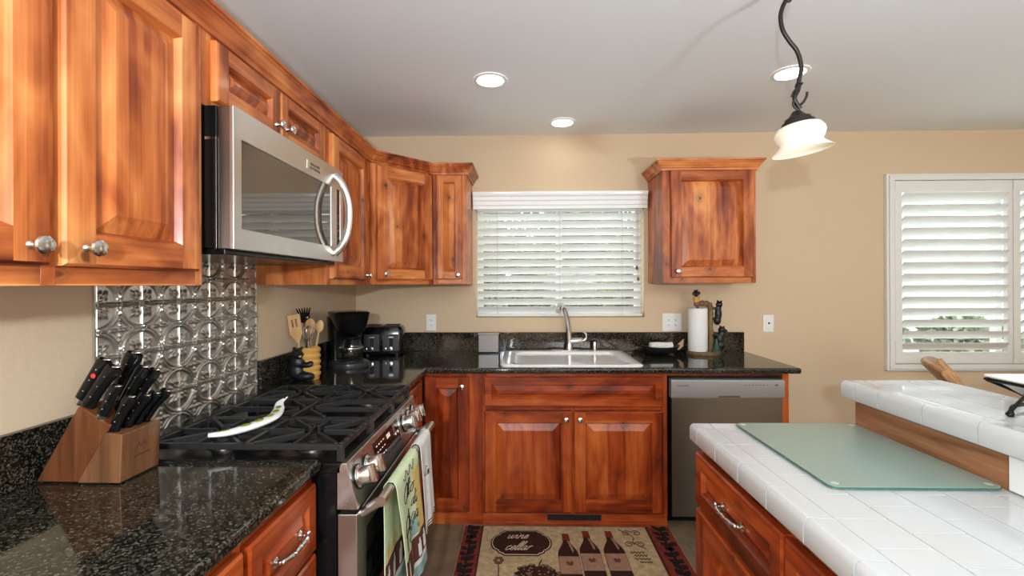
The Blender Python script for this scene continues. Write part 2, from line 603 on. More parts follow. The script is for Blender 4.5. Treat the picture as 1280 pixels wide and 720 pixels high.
m = bpy.data.materials.new('clear_glass'); m.use_nodes = True
t = m.node_tree; t.nodes.clear()
o_ = t.nodes.new('ShaderNodeOutputMaterial'); mx_ = t.nodes.new('ShaderNodeMixShader')
tr_ = t.nodes.new('ShaderNodeBsdfTransparent'); gl_ = t.nodes.new('ShaderNodeBsdfGlossy'); fr_ = t.nodes.new('ShaderNodeLayerWeight')
pw_ = t.nodes.new('ShaderNodeMath'); pw_.operation = 'POWER'; pw_.inputs[1].default_value = 4.0
ad_ = t.nodes.new('ShaderNodeMath'); ad_.operation = 'MULTIPLY_ADD'; ad_.inputs[1].default_value = .5; ad_.inputs[2].default_value = .04
fr_.inputs[0].default_value = .5
gl_.inputs['Roughness'].default_value = .02
tr_.inputs[0].default_value = (.96, .98, .97, 1)
t.links.new(fr_.outputs['Facing'], pw_.inputs[0]); t.links.new(pw_.outputs[0], ad_.inputs[0]); t.links.new(ad_.outputs[0], mx_.inputs[0]); t.links.new(tr_.outputs[0], mx_.inputs[1]); t.links.new(gl_.outputs[0], mx_.inputs[2]); t.links.new(mx_.outputs[0], o_.inputs[0])
M['glass'] = m

m = principled('garden_leaves', (.1, .16, .05), .6)
T = NT(m)
T.L(T.ramp(T.noise(T.coords(random=False), 6, 3), [(.3, (.10, .13, .055)), (.55, (.2, .23, .12)), (.75, (.36, .34, .24))]), T.b.inputs['Base Color'])
M['leaf'] = m
M['ground'] = paint('pale_paving', (.58, .57, .54), .9, .2, 20)

# ------------------------------------------------------------------ room shell
WX, WY, CZ = -1.13, 3.06, 2.31             # left wall, back wall, ceiling
RX, RY = 4.7, -2.8
mb = MB(); mb.box((WX - .1, RY - .1, -.08), (RX + .1, WY + .16, 0)); struct(mb.build('floor', M['floor'], smooth=False))
mb = MB(); mb.box((WX - .1, RY - .1, CZ), (RX + .1, WY + .16, CZ + .1)); struct(mb.build('ceiling', M['ceil'], smooth=False))
mb = MB(); mb.box((WX - .1, RY - .1, 0), (WX, WY + .16, CZ)); struct(mb.build('wall_left', M['wall'], smooth=False))
mb = MB(); mb.box((RX, RY - .1, 0), (RX + .1, WY + .16, CZ)); struct(mb.build('wall_right', M['wall'], smooth=False))
mb = MB(); mb.box((WX, RY - .1, 0), (RX, RY, CZ)); struct(mb.build('wall_rear', M['wall'], smooth=False))
SW = (-.315, .812, 1.085, 1.85)            # sink window opening x0 x1 z0 z1
BW = (2.44, 3.99, .79, 1.965)              # shuttered window opening
mb = MB()
xs = [WX, SW[0], SW[1], BW[0], BW[1], RX]
zs = [0, BW[2], SW[2], SW[3], BW[3], CZ]
def in_open(i, j):
    xm, zm = (xs[i] + xs[i + 1]) / 2, (zs[j] + zs[j + 1]) / 2
    return any(a[0] < xm < a[1] and a[2] < zm < a[3] for a in (SW, BW))
mb.M = Matrix(((1, 0, 0, 0), (0, 0, 1, 0), (0, 1, 0, 0), (0, 0, 0, 1)))
gridslab(mb, xs, zs, WY, WY + .15, lambda i, j: not in_open(i, j))
struct(mb.build('wall_back', M['wall'], smooth=False))

def window(n, op, mull):
    x0, x1, z0, z1 = op
    mb = MB(); y0, y1 = WY + .085, WY + .13; b = .04
    mb.box((x0, y0, z0), (x0 + b, y1, z1)); mb.box((x1 - b, y0, z0), (x1, y1, z1))
    mb.box((x0 + b, y0, z0), (x1 - b, y1, z0 + b)); mb.box((x0 + b, y0, z1 - b), (x1 - b, y1, z1))
    mb.box((mull - .02, y0, z0 + b), (mull + .02, y1, z1 - b))
    fr = struct(mb.build('window_%d' % n, M['white'], bevel=.003))
    g = MB(); g.box((x0 + b, y0 + .02, z0 + b), (x1 - b, y0 + .024, z1 - b))
    g.build('pane', M['glass'], fr, smooth=False)
    return fr
window(1, SW, .25)
window(2, BW, 3.21)
# baseboards
mb = MB(); mb.box((1.5, WY - .014, 0), (RX, WY, .085)); struct(mb.build('baseboard_back', M['white'], bevel=.004))
mb = MB(); mb.box((RX - .014, RY, 0), (RX, WY - .014, .085)); struct(mb.build('baseboard_right', M['white'], bevel=.004))

# ------------------------------------------------------------------ cabinets
def rect(x0, z0, x1, z1, y):
    return [(x0, y, z0), (x1, y, z0), (x1, y, z1), (x0, y, z1)]

def panel_mesh(w, h, st, drawer=False, rise=.036, t=.02):
    """raised-panel door: local x 0..w, z 0..h, front towards -y"""
    mb = MB()
    V, Hh = (1, 1) if drawer else (0, 1)
    def ring(a, b, ms=None):
        for k in range(4):
            k2 = (k + 1) % 4
            m_ = (Hh, V, Hh, V)[k] if ms is None else ms
            mb.poly([a[k], a[k2], b[k2], b[k]], m_)
    L0 = rect(0, 0, w, h, 0); L1 = rect(0, 0, w, h, -t + .005)
    e = .005
    L2 = rect(e, e, w - e, h - e, -t)
    ring(L0, L1); ring(L1, L2)
    mb.poly(L0, V)
    # stiles and rails
    mb.poly([(e, -t, e), (st, -t, e), (st, -t, h - e), (e, -t, h - e)], V)
    mb.poly([(w - st, -t, e), (w - e, -t, e), (w - e, -t, h - e), (w - st, -t, h - e)], V)
    mb.poly([(st, -t, e), (w - st, -t, e), (w - st, -t, st), (st, -t, st)], Hh)
    mb.poly([(st, -t, h - st), (w - st, -t, h - st), (w - st, -t, h - e), (st, -t, h - e)], Hh)
    L3 = rect(st, st, w - st, h - st, -t)
    L4 = rect(st + .005, st + .005, w - st - .005, h - st - .005, -t + .009)
    L5 = rect(st + .008, st + .008, w - st - .008, h - st - .008, -t + .015)
    s2 = st + .008 + rise
    L6 = rect(s2, s2, w - s2, h - s2, -t + .001)
    ring(L3, L4); ring(L4, L5); ring(L5, L6, V)
    mb.poly(L6, V)
    return mb

def knob_mesh():
    mb = MB()
    mb.M = Matrix.Rotation(math.pi / 2, 4, 'X')
    mb.lathe([(.0085, 0), (.0075, .003), (.005, .006), (.005, .014), (.009, .017), (.0145, .02), (.0158, .0235), (.0145, .027), (.009, .0295), (.001, .0302)], 20)
    return mb

def pull_mesh(L=.105):
    """twig-like arched drawer pull along local x, standing out to -y"""
    mb = MB()
    pts = [(-L / 2, 0, 0), (-L / 2, -.012, .001), (-L / 2 + .006, -.021, .002), (-L / 4, -.026, .0), (-L / 8, -.0255, -.0015), (0, -.0265, .001), (L / 8, -.0255, -.001), (L / 4, -.026, .001), (L / 2 - .006, -.021, .002), (L / 2, -.012, .001), (L / 2, 0, 0)]
    P = spline(pts, 4)
    R = []
    for i, p in enumerate(P):
        u = i / (len(P) - 1)
        R.append(.0048 + .0022 * abs(math.sin(u * math.pi * 5)) * (1 if .15 < u < .85 else .3))
    mb.tube(P, R, 10)
    for sx in (-1, 1):
        q = MB(); mb.M = Matrix.Translation((sx * L / 2, 0, 0)) @ Matrix.Rotation(math.pi / 2, 4, 'X')
        mb.lathe([(.011, 0), (.0115, .002), (.008, .005), (.005, .006)], 14)
        mb.M = Matrix.Translation((sx * (L / 2 + .003), -.02, .004))
        mb.ball((0, 0, 0), (.006, .006, .006), n=10, k=6)
        mb.M = Matrix.Identity(4)
    return mb

KNOB = None
PULL = None
def add_knob(parent, x, z):
    global KNOB
    if KNOB is None:
        KNOB = knob_mesh().build('knob', M['chrome'], parent); o = KNOB
    else:
        o = KNOB.copy(); COL.objects.link(o); o.parent = parent
    o.location = (x, -.02, z)
    return o
def add_pull(parent, x, z):
    global PULL
    if PULL is None:
        PULL = pull_mesh().build('pull', M['chrome'], parent); o = PULL
    else:
        o = PULL.copy(); COL.objects.link(o); o.parent = parent
    o.location = (x, -.019, z)
    return o

def door(parent, x0, z0, x1, z1, knob=None, pull=None, st=.055, drawer=False, rise=.036, y=0.0):
    o = panel_mesh(x1 - x0, z1 - z0, st, drawer, rise).build('drawer_front' if drawer else 'door', WOOD, parent, loc=(x0, y, z0), angle=20)
    if knob:
        add_knob(o, knob[0] - x0, knob[1] - z0)
    if pull:
        add_pull(o, pull[0] - x0, pull[1] - z0)
    return o

def carcass(parent, w, z0, z1, d, stiles, rails, back=0.0):
    """closed box with a face frame: stiles = list of (x0,x1), rails = list of (z0,z1)"""
    mb = MB()
    t = .02
    mb.box((.0, t, z0), (w, d, z1), 0)
    for a, b in stiles:
        mb.box((a, 0, z0), (b, t, z1), 0)
    xs_ = sorted(stiles)
    for (a0, a1), (b0, b1) in zip(xs_[:-1], xs_[1:]):
        for (r0, r1) in rails:
            mb.box((a1, .0003, r0), (b0, t, r1), 1)
    return mb.build('carcass', WOOD, parent, bevel=.0012, seg=1)

UF = WX + .305                              # front of the left wall cabinets
Z0, Z1 = 1.309, 1.985                       # wall cabinets bottom / top
R90 = math.pi / 2
def upx(y): return (UF, y, 0)

# near left wall cabinet (two doors)
t = thing('wall_cabinet', 'tall knotty alder wall cabinet left of the microwave with two large doors', 'cabinet', (UF, .40, 0), R90)
carcass(t, .752, Z0, Z1, .305, [(0, .02), (.36, .386), (.73, .752)], [(Z0, Z0 + .04), (Z1 - .045, Z1)])
door(t, .01, 1.345, .361, 1.958, knob=(.327, 1.377), st=.06)
door(t, .381, 1.345, .72, 1.958, knob=(.423, 1.379), st=.06)
# cabinet over the microwave
t = thing('wall_cabinet', 'short alder wall cabinet above the microwave with two small doors', 'cabinet', (UF, 1.154, 0), R90)
carcass(t, .735, 1.778, Z1, .305, [(0, .035), (.335, .36), (.69, .735)], [(1.778, 1.80), (Z1 - .03, Z1)])
door(t, .032, 1.797, .343, 1.958, knob=(.32, 1.835), st=.045, rise=.024)
door(t, .352, 1.797, .678, 1.958, knob=(.385, 1.84), st=.045, rise=.024)
# single door cabinet between microwave and corner
t = thing('wall_cabinet', 'alder wall cabinet with one narrow door between the microwave and the corner cabinet', 'cabinet', (UF, 1.892, 0), R90)
carcass(t, .553, Z0, Z1, .305, [(0, .04), (.455, .553)], [(Z0, Z0 + .035), (Z1 - .03, Z1)])
door(t, .032, 1.336, .462, 1.958, knob=(.44, 1.358), st=.058)
# diagonal corner cabinet
A = Vector((UF, 2.447, 0)); B = Vector((-.545, 2.745, 0))
ang = math.atan2(B.y - A.y, B.x - A.x); Lw = (B - A).length
t = thing('corner_wall_cabinet', 'diagonal alder corner wall cabinet in the back left corner', 'cabinet', A, ang)
mb = MB()
inv = Matrix.Rotation(-ang, 4, 'Z') @ Matrix.Translation(-A)
foot = [inv @ Vector(p) for p in ((WX, 2.447, 0), (UF, 2.447, 0), (-.545, 2.745, 0), (-.545, WY, 0), (WX, WY, 0))]
foot[1] = foot[1] + Vector((.004, .0201, 0)); foot[2] = foot[2] + Vector((-.004, .0201, 0))
mb.prism([(p.x, p.y) for p in foot], 'z', Z0, Z1, 0)
for a, b in ((.001, .035), (Lw - .03, Lw - .001)):
    mb.box((a, 0, Z0), (b, .02, Z1), 0)
mb.box((.035, 0, Z0), (Lw - .03, .02, Z0 + .04), 1); mb.box((.035, 0, Z1 - .035), (Lw - .03, .02, Z1), 1)
mb.build('carcass', WOOD, t, bevel=.0012, seg=1)
door(t, .035, 1.338, Lw - .012, 1.962, knob=(.075, 1.368), st=.058)
# narrow cabinet left of the sink window
t = thing('wall_cabinet', 'slim alder wall cabinet just left of the sink window', 'cabinet', (-.543, 2.745, 0), 0)
carcass(t, .206, Z0, Z1, WY - 2.745, [(0, .03), (.176, .206)], [(Z0, Z0 + .035), (Z1 - .03, Z1)])
door(t, .024, 1.34, .180, 1.965, knob=(.155, 1.366), st=.042, rise=.028)
# right cabinet with its own crown
t = thing('wall_cabinet', 'single door alder wall cabinet right of the sink window with its own crown', 'cabinet', (.838, 2.745, 0), 0)
carcass(t, .552, 1.312, 2.0, WY - 2.745, [(0, .05), (.525, .552)], [(1.312, 1.346), (1.97, 2.0)])
door(t, .044, 1.346, .532, 1.985, knob=(.083, 1.382), st=.06)

CROWN = [(0, 0), (.008, 0), (.010, .012), (.016, .016), (.018, .024), (.032, .042), (.036, .044), (.036, .05), (.042, .052), (.042, .062), (0, .062)]
def sweep(mb, path, prof, z):
    n = len(path)
    rings = []
    for i, p in enumerate(path):
        p = Vector(p)
        def nrm(a, b):
            d = (Vector(b) - Vector(a)).normalized()
            return Vector((d.y, -d.x))
        if i == 0: nn_ = nrm(path[0], path[1]); k = 1
        elif i == n - 1: nn_ = nrm(path[-2], path[-1]); k = 1
        else:
            a, b = nrm(path[i - 1], path[i]), nrm(path[i], path[i + 1])
            nn_ = (a + b).normalized(); k = 1 / max(.3, nn_.dot(a))
        rings.append([(p.x + nn_.x * k * q[0], p.y + nn_.y * k * q[0], z + q[1]) for q in prof])
    mb.rings(rings)
mb = MB(); sweep(mb, [(UF, .38), (UF, 2.447), (-.545, 2.745), (-.337, 2.745), (-.337, WY)], CROWN, 1.972)
tag(mb.build('crown_moulding', M['wy'], angle=25), 'long stepped alder crown running along the top of the left wall cabinets', 'moulding')
mb = MB(); sweep(mb, [(0, .315), (0, 0), (.552, 0), (.552, .315)], CROWN, 1.985)
mb.build('crown', M['wh'], t, angle=25)

# ---- base cabinets, in a darker, redder wood colour than the wall cabinets
WOOD = [M['cv'], M['ch']]
BF = 2.475                                  # back run face
LF = -.545                                  # left run face
t = thing('base_cabinet', 'alder drawer bank under the granite beside the range', 'cabinet', (LF, .40, 0), R90)
carcass(t, .758, .07, .832, .56, [(0, .03), (.44, .465), (.735, .758)], [(.07, .1), (.63, .645), (.805, .832)])
mb = MB(); mb.box((.0, .06, 0), (.758, .08, .07), 1); mb.build('toe_board', WOOD, t)
door(t, .462, .638, .744, .806, pull=(.603, .722), st=.04, drawer=True, rise=.022)
door(t, .462, .40, .744, .628, pull=(.603, .514), st=.045, drawer=True, rise=.03)
door(t, .462, .09, .744, .39, pull=(.603, .24), st=.045, drawer=True, rise=.03)
door(t, .02, .638, .445, .806, pull=(.23, .722), st=.04, drawer=True, rise=.022)
door(t, .02, .09, .445, .628, knob=(.4, .6), st=.058)
t = thing('base_cabinet', 'narrow alder base cabinet in the corner beyond the range', 'cabinet', (LF, 1.892, 0), R90)
carcass(t, .56, .07, .832, .56, [(0, .03), (.46, .56)], [(.07, .1), (.79, .832)])
door(t, .02, .078, .47, .805, st=.055)
mb = MB(); mb.box((.0, .01, 0), (.56, .03, .07), 1); mb.build('toe_board', WOOD, t)

t = thing('base_cabinet', 'slim one-door alder base cabinet in the corner left of the sink doors', 'cabinet', (-.542, BF, 0), 0)
carcass(t, .32, .06, .832, WY - BF, [(0, .02), (.235, .32)], [(.06, .085), (.808, .832)])
door(t, .01, .078, .25, .808, knob=(.212, .757), st=.06)
mb = MB(); mb.box((.0, .002, 0), (.32, .03, .06), 1); mb.build('toe_board', WOOD, t)
t = thing('sink_cabinet', 'wide alder sink base cabinet with two doors and a false drawer', 'cabinet', (-.221, BF, 0), 0)
mb = MB()
mb.box((0, .02, .06), (.998, .55, .66), 0)
for a, b in ((0, .02), (.478, .5), (.965, .998)):
    mb.box((a, 0, .06), (b, .02, .832), 0)
for (a, b) in ((.02, .478), (.5, .965)):
    for r0, r1 in ((.06, .085), (.625, .645), (.808, .832)):
        mb.box((a, .0003, r0), (b, .02, r1), 1)
mb.build('carcass', WOOD, t, bevel=.0012, seg=1)
door(t, .01, .648, .97, .808, st=.04, drawer=True, rise=.024)
door(t, .012, .075, .484, .622, knob=(.452, .582), st=.06)
door(t, .496, .075, .972, .622, knob=(.526, .582), st=.06)
mb = MB(); mb.box((.0, .002, 0), (.998, .03, .06), 1); mb.box((0, -.008, 0), (.998, .002, .018), 1); mb.build('toe_board', WOOD, t, bevel=.002)
# floor vent in the toe board
t = thing('toe_kick_vent', 'dark slotted vent grille in the toe board under the sink cabinet', 'vent', (.13, BF - .003, .028), 0)
mb = MB(); mb.box((0, 0, 0), (.29, .004, .03)); mb.build('plate', M['gap'], t)
mb = MB()
for i in range(27):
    x = .008 + i * .0103
    mb.box((x, -.004, .003), (x + .0045, 0, .027))
mb.build('grille', M['blackmatte'], t)
# end panel right of the dishwasher
mb = MB(); mb.box((1.39, BF, 0), (1.425, WY - .001, .832), 0); mb.box((.7775, BF, .812), (1.39, BF + .02, .832), 1)
tag(mb.build('end_panel', WOOD, bevel=.001, seg=1), 'upright alder end panel right of the dishwasher', 'panel')

# ------------------------------------------------------------------ granite tops
ZC = .862
mb = MB(); mb.box((WX, -.45, ZC - .03), (-.517, 1.158, ZC))
tag(mb.build('countertop', M['granite'], bevel=.011, seg=4), 'speckled dark granite countertop in the left foreground under the knife block', 'countertop')
mb = MB()
xs = [WX, -.515, -.085, .615, 1.465]; ys = [1.892, 2.422, 2.468, 2.955, WY]
gridslab(mb, xs, ys, ZC - .03, ZC, lambda i, j: (i == 0 or j >= 1) and not (i == 2 and j == 2))
tag(mb.build('countertop', M['granite'], bevel=.011, seg=4), 'L-shaped dark granite countertop around the sink and back corner', 'countertop')
def splash(a, b, lab):
    mb = MB(); mb.box(a, b)
    tag(mb.build('granite_splash', M['granite'], bevel=.003), lab, 'backsplash')
ZS = .987
splash((WX, -.45, ZC), (WX + .02, 1.158, ZS), 'low granite upstand behind the knife block')
splash((WX, 1.905, ZC), (WX + .02, WY, ZS), 'low granite upstand behind the bear utensil holder and coffee maker')
splash((WX + .02, WY - .02, ZC), (1.462, WY, ZS), 'long low granite upstand on the back wall behind the faucet')

# ------------------------------------------------------------------ embossed tin backsplash
def tin_h(u, v):
    """height in one 1x1 cell, corners at lattice points"""
    h = 0.0
    def rid(d, w): return math.exp(-(d / w) ** 2)
    for cx in (0, 1):
        for cy in (0, 1):
            dx, dy = u - cx, v - cy
            r = math.hypot(dx, dy)
            h += .95 * rid(r - .455, .017) + .75 * rid(r - .525, .013)
            # corner leaves
            a = math.atan2(abs(dy), abs(dx)) - math.pi / 4
            px, py = r * math.cos(a), r * math.sin(a)
            for lx, ly, la, lw in ((.27, 0, .085, .04), (.2, .085, .065, .034), (.2, -.085, .065, .034), (.15, 0, .05, .03)):
                e = ((px - lx) / la) ** 2 + ((py - ly) / lw) ** 2
                h += 1.15 * math.exp(-e * 1.6)
    x, y = u - .5, v - .5
    for (lx, ly, sx, sy) in ((.1, 0, .06, .03), (-.1, 0, .06, .03), (0, .1, .03, .06), (0, -.1, .03, .06), (0, .2, .03, .035), (0, -.2, .03, .035), (.2, 0, .035, .03), (-.2, 0, .035, .03), (0, 0, .035, .035)):
        h += 1.05 * math.exp(-1.3 * (((x - lx) / sx) ** 2 + ((y - ly) / sy) ** 2))
    eu, ev = min(u, 1 - u), min(v, 1 - v)
    for e, q in ((eu, ev), (ev, eu)):
        if q > .05:
            h += .95 * rid(e - .024, .012)
    h += 1.1 * rid(math.hypot(eu, ev), .028)
    if min(eu, ev) < .045:
        h *= .8
    return h
mb = MB()
CELL = .1447; NY, NZ, SUB = 5, 4, 50
y0t, z0t = 1.172, 1.257 - 3 * CELL
ztop = 1.398
rows = []
zcur = z0t
nz = int(round((ztop - z0t) / (CELL / SUB)))
grid = []
for j in range(nz + 1):
    zz = z0t + j * CELL / SUB
    row = []
    for i in range(NY * SUB + 1):
        yy = y0t + i * CELL / SUB
        row.append(mb.vert((WX + .003 + .0062 * tin_h((i / SUB) % 1.0, (j / SUB) % 1.0), yy, zz)))
    grid.append(row)
for j in range(nz):
    for i in range(NY * SUB):
        mb.face((grid[j][i], grid[j][i + 1], grid[j + 1][i + 1], grid[j + 1][i]))
# thin metal sheet edge
yb, yt, zb, zt = y0t, y0t + NY * CELL, z0t, z0t + nz * CELL / SUB
for a, b in (((WX, yb - .004, zb), (WX + .006, yb, zt)), ((WX, yt, zb), (WX + .006, yt + .004, zt))):
    mb.box(a, b)
tag(mb.build('tin_backsplash', M['tin'], angle=80), 'embossed pressed-tin backsplash panel on the wall behind the range', 'backsplash')

# ------------------------------------------------------------------ microwave
t = thing('microwave', 'stainless over-the-range microwave with a curved vertical handle', 'microwave', (WX, 1.158, 1.402), R90)
mw, mh, md = .715, .374, .385              # local x along wall, front at y=-md
mb = MB(); mb.box((0, -md + .045, .004), (mw, 0, mh)); mb.build('body', M['black'], t, bevel=.003)
mb = MB(); mb.box((.01, -md + .03, -.012), (mw - .01, -.02, .004)); mb.build('vent_panel', M['black'], t, bevel=.003)
mb = MB(); mb.box((0.004, -md + .012, 0.002), (mw - .004, -md + .045, mh - .002)); mb.build('door_inner', M['steeldark'], t, bevel=.002)
mb = MB()
fx = [0, .035, .555, .572, .66, mw]; fz = [0, .062, .078, .30, .315, mh]
mb.M = Matrix(((1, 0, 0, 0), (0, 0, 1, 0), (0, 1, 0, 0), (0, 0, 0, 1)))
fx = [0, .035, .60, .655, .688, mw]; fz = [0, .058, .292, mh]
gridslab(mb, fx, fz, -md, -md + .012, lambda i, j: not (i in (1, 3) and j == 1))
mb.build('door_frame', M['steel'], t, bevel=.003)
mb = MB(); mb.box((.035, -md + .004, .058), (.60, -md + .0105, .292)); mb.build('door_window', M['mirror'], t)
mb = MB(); mb.box((.655, -md + .003, .058), (.688, -md + .0105, .292)); mb.build('control_panel', M['blackglass'], t)
mb = MB()
hp = spline([(.627, -md, .03), (.627, -md - .028, .06), (.627, -md - .052, .12), (.627, -md - .058, .186), (.627, -md - .052, .25), (.627, -md - .028, .312), (.627, -md, .342)], 5)
mb.tube(hp, .0105, 10, flat=1.4)
mb.build('handle', M['chrome'], t)
mb = MB(); mb.box((.40, -md - .0015, .312), (.52, -md, .343)); mb.build('badge', M['chrome'], t)
print_text('brand_lettering', 'FRIGIDAIRE', M['letter'], t, (.46, -md - .0018, .333), (R90, 0, 0), .015, 'CENTER')
print_text('series_lettering', 'PROFESSIONAL', M['letter'], t, (.46, -md - .0018, .319), (R90, 0, 0), .012, 'CENTER')
mb = MB()
for k in range(4):
    mb.box((.66, -md + .0022, .09 + .03 * k), (.683, -md + .003, .10 + .03 * k))
build_each(mb, 'button', M['letter'], t)
mb = MB(); mb.box((-.0015, -md + .046, .285), (.012, -md + .075, .292)); mb.box((-.0012, -md + .046, .0), (.0, -md + .052, .285)); mb.build('vent_clip', M['chrome'], t)

# ------------------------------------------------------------------ gas range
RNG = thing('gas_range', 'slide-in stainless gas range with black grates and two towels on its handle', 'range', (WX, 1.164, 0), R90)
rw = .722
D_ = lambda x: -(x - WX)                   # world x -> local y
mb = MB(); mb.box((.004, D_(-.485), .03), (rw - .004, -.02, .82)); mb.build('body', M['black'], RNG, bevel=.002)
mb = MB()
mb.box((0.0, D_(-.47), .82), (rw, -.016, .848)); mb.build('cooktop', M['black'], RNG, bevel=.004)
mb = MB()
for sx in (.04, rw - .06):
    mb.box((sx, D_(-.50), 0), (sx + .03, D_(-.53), .03))
    mb.box((sx, -.08, 0), (sx + .03, -.05, .03))
build_each(mb, 'foot', M['black'], RNG)
# sloped control panel
px_ = [(D_(-.482), .835), (D_(-.470), .848), (D_(-.457), .848), (D_(-.428), .738), (D_(-.428), .728), (D_(-.482), .728)]
mb = MB(); mb.prism(px_, 'x', 0, rw); mb.build('control_panel', M['steel'], RNG, bevel=.002)
sl = math.atan2(.110, .029)                # slope of the panel face
nrm = Vector((0, -math.sin(sl), math.cos(sl)))          # local outward normal
pt0 = Vector((0, D_(-.457), .848)); dwn = Vector((0, -.029, -.110)).normalized()
def onpanel(x, s, h=0.0):
    return Vector((x, 0, 0)) + pt0 + dwn * s + nrm * h
PB = Matrix((( 1, 0, 0), (0, -dwn.y, nrm.y), (0, -dwn.z, nrm.z))).to_4x4()      # x, up the slope, normal
def panel_mat(x, s, h=0.0):
    return Matrix.Translation(onpanel(x, s, h)) @ PB
mb = MB(); mb.M = panel_mat(.31, .052, 0); mb.box((-.12, -.038, 0), (.135, .036, .0025)); mb.build('display', M['display'], RNG, bevel=.0008)
mb = MB(); mb.M = panel_mat(.31, .052, .0026)
random.seed(3)
for r_ in range(3):
    for k in range(4):
        x = -.105 + k * .022
        mb.box((x, .018 - r_ * .018, 0), (x + .011, .0205 - r_ * .018, .0004))
for k in range(3):
    mb.box((.0 + k * .012, .008, 0), (.008 + k * .012, .022, .0004))
for k in range(4):
    mb.box((.07 + k * .014, -.002 - .006 * (k % 2), 0), (.078 + k * .014, .0, .0004))
mb.build('display_print', M['digits'], RNG)
mb = MB()
def knob_range(x, first=[None]):
    mb = MB(); mb.M = panel_mat(x, .055, 0)
    mb.lathe([(.030, 0), (.030, .006), (.0245, .008), (.0235, .034), (.0215, .038), (.001, .039)], 24)
    mb.box((-.007, -.0235, .034), (.007, .0235, .049))
    o = mb.build('burner_knob', M['chrome'], RNG, bevel=.0015)
    r2 = MB(); r2.M = panel_mat(x, .055, 0); r2.lathe([(.033, 0), (.033, .004), (.029, .0045)], 24)
    r2.build('dial_ring', M['blackplastic'], o)
for x in (.048, .118, .515, .583, .652):
    knob_range(x)
mb = MB()
for x in (.048, .118, .515, .583, .652):
    mb.M = panel_mat(x, .012, .0004)
    mb.box((-.004, -.003, 0), (.004, .003, .0004)); mb.box((-.016, -.007, 0), (-.012, -.004, .0004))
mb.build('dial_marks', M['letter'], RNG)
# oven door with glossy window
od = thing  # (alias kept short)
mb = MB()
mb.M = Matrix(((1, 0, 0, 0), (0, 0, 1, 0), (0, 1, 0, 0), (0, 0, 0, 1)))
gridslab(mb, [.003, .075, rw - .075, rw - .003], [.20, .27, .645, .715], D_(-.43), D_(-.482), lambda i, j: not (i == 1 and j == 1))
OD = mb.build('oven_door', M['steel'], RNG, bevel=.003)
mb = MB(); mb.box((.075, D_(-.4315), .27), (rw - .075, D_(-.47), .645)); mb.build('oven_window', M['ovenglass'], OD)
mb = MB()
hx0, hx1 = .025, rw - .035
hy, hz = D_(-.375), .738
mb.tube([(hx0, hy, hz), (hx1, hy, hz)], .0135, 14)
for x in (hx0 + .012, hx1 - .012):
    mb.tube([(x, hy, hz), (x, hy + .02, hz - .012), (x, D_(-.43), hz - .035)], [.013, .013, .012], 10)
mb.build('handle', M['steel'], OD)
mb = MB(); mb.box((.003, D_(-.432), .045), (rw - .003, D_(-.482), .19)); mb.build('warming_drawer', M['steel'], RNG, bevel=.003)
mb = MB(); mb.box((-.0005, D_(-.452), .744), (.0035, D_(-.456), .752)); mb.build('side_screw', M['chrome'], RNG)
# burners and grates
def burner(x, y, r):
    mb = MB(); mb.lathe([(r * 1.25, .848), (r * 1.25, .851), (r, .853), (r * .98, .862), (r * .8, .864)], 24, (x, y, 0)); o = mb.build('burner', M['steeldark'], RNG)
    mb = MB(); mb.lathe([(r * .9, .864), (r * .92, .870), (r * .85, .873), (.001, .8735)], 24, (x, y, 0)); mb.build('burner_cap', M['blackmatte'], o)
for x, y, r in ((.13, D_(-.60), .042), (.13, D_(-.86), .036), (.361, D_(-.73), .05), (.592, D_(-.60), .05), (.592, D_(-.86), .03)):
    burner(x, y, r)
GX0, GX1 = WX + .135, -.472
def grate(x0, x1, cx, cys):
    mb = MB(); b = .0065; z0, z1 = .877, .893
    ya, yb_ = D_(GX1), D_(GX0)              # front, rear (local y)
    def bar(p, q, hz=(z0, z1), wd=b):
        p, q = Vector((*p, 0)), Vector((*q, 0)); d = (q - p).normalized(); n_ = Vector((-d.y, d.x, 0)) * wd
        c0 = [p + n_, p - n_, q - n_, q + n_]
        zt0, zt1 = hz
        mb.rings([[(c.x, c.y, zt0) for c in c0], [(c.x, c.y, zt1) for c in c0]])
    bar((x0 + b, ya), (x0 + b, yb_)); bar((x1 - b, ya), (x1 - b, yb_))
    bar((x0, ya + b), (x1, ya + b)); bar((x0, yb_ - b), (x1, yb_ - b)); bar((x0, (ya + yb_) / 2), (x1, (ya + yb_) / 2))
    for cy in cys:
        for dx, dy in ((1, .0), (-1, .0), (0, 1), (0, -1), (.8, .8), (-.8, .8), (.8, -.8), (-.8, -.8)):
            L = math.hypot(dx, dy)
            ux, uy = dx / L, dy / L
            k = 1e9
            if ux > .01: k = min(k, (x1 - b - cx) / ux)
            if ux < -.01: k = min(k, (x0 + b - cx) / ux)
            lim_a = ya if cy < (ya + yb_) / 2 or len(cys) == 1 else (ya + yb_) / 2
            lim_b = yb_ if cy > (ya + yb_) / 2 or len(cys) == 1 else (ya + yb_) / 2
            if uy > .01: k = min(k, (lim_b - cy) / uy)
            if uy < -.01: k = min(k, (lim_a - cy) / uy)
            bar((cx + ux * .028, cy + uy * .028), (cx + ux * k, cy + uy * k), (z0 + .002, z1 + .003), .0048)
    for x in (x0 + b, x1 - b):
        for y in (ya + b, yb_ - b):
            mb.box((x - .008, y - .008, .848), (x + .008, y + .008, z1))
    # scalloped front rail
    n = 7
    for k in range(n):
        xa = x0 + (x1 - x0) * (k + .15) / n; xb = x0 + (x1 - x0) * (k + .6) / n
        mb.box((xa, ya - .002, z0 + .004), (xb, ya + .011, z1 + .003))
    return mb.build('grate', M['blackmatte'], RNG, bevel=.002)
grate(.012, .246, .13, (D_(-.60), D_(-.86)))
grate(.249, .473, .361, (D_(-.73),))
grate(.476, .710, .592, (D_(-.60), D_(-.86)))
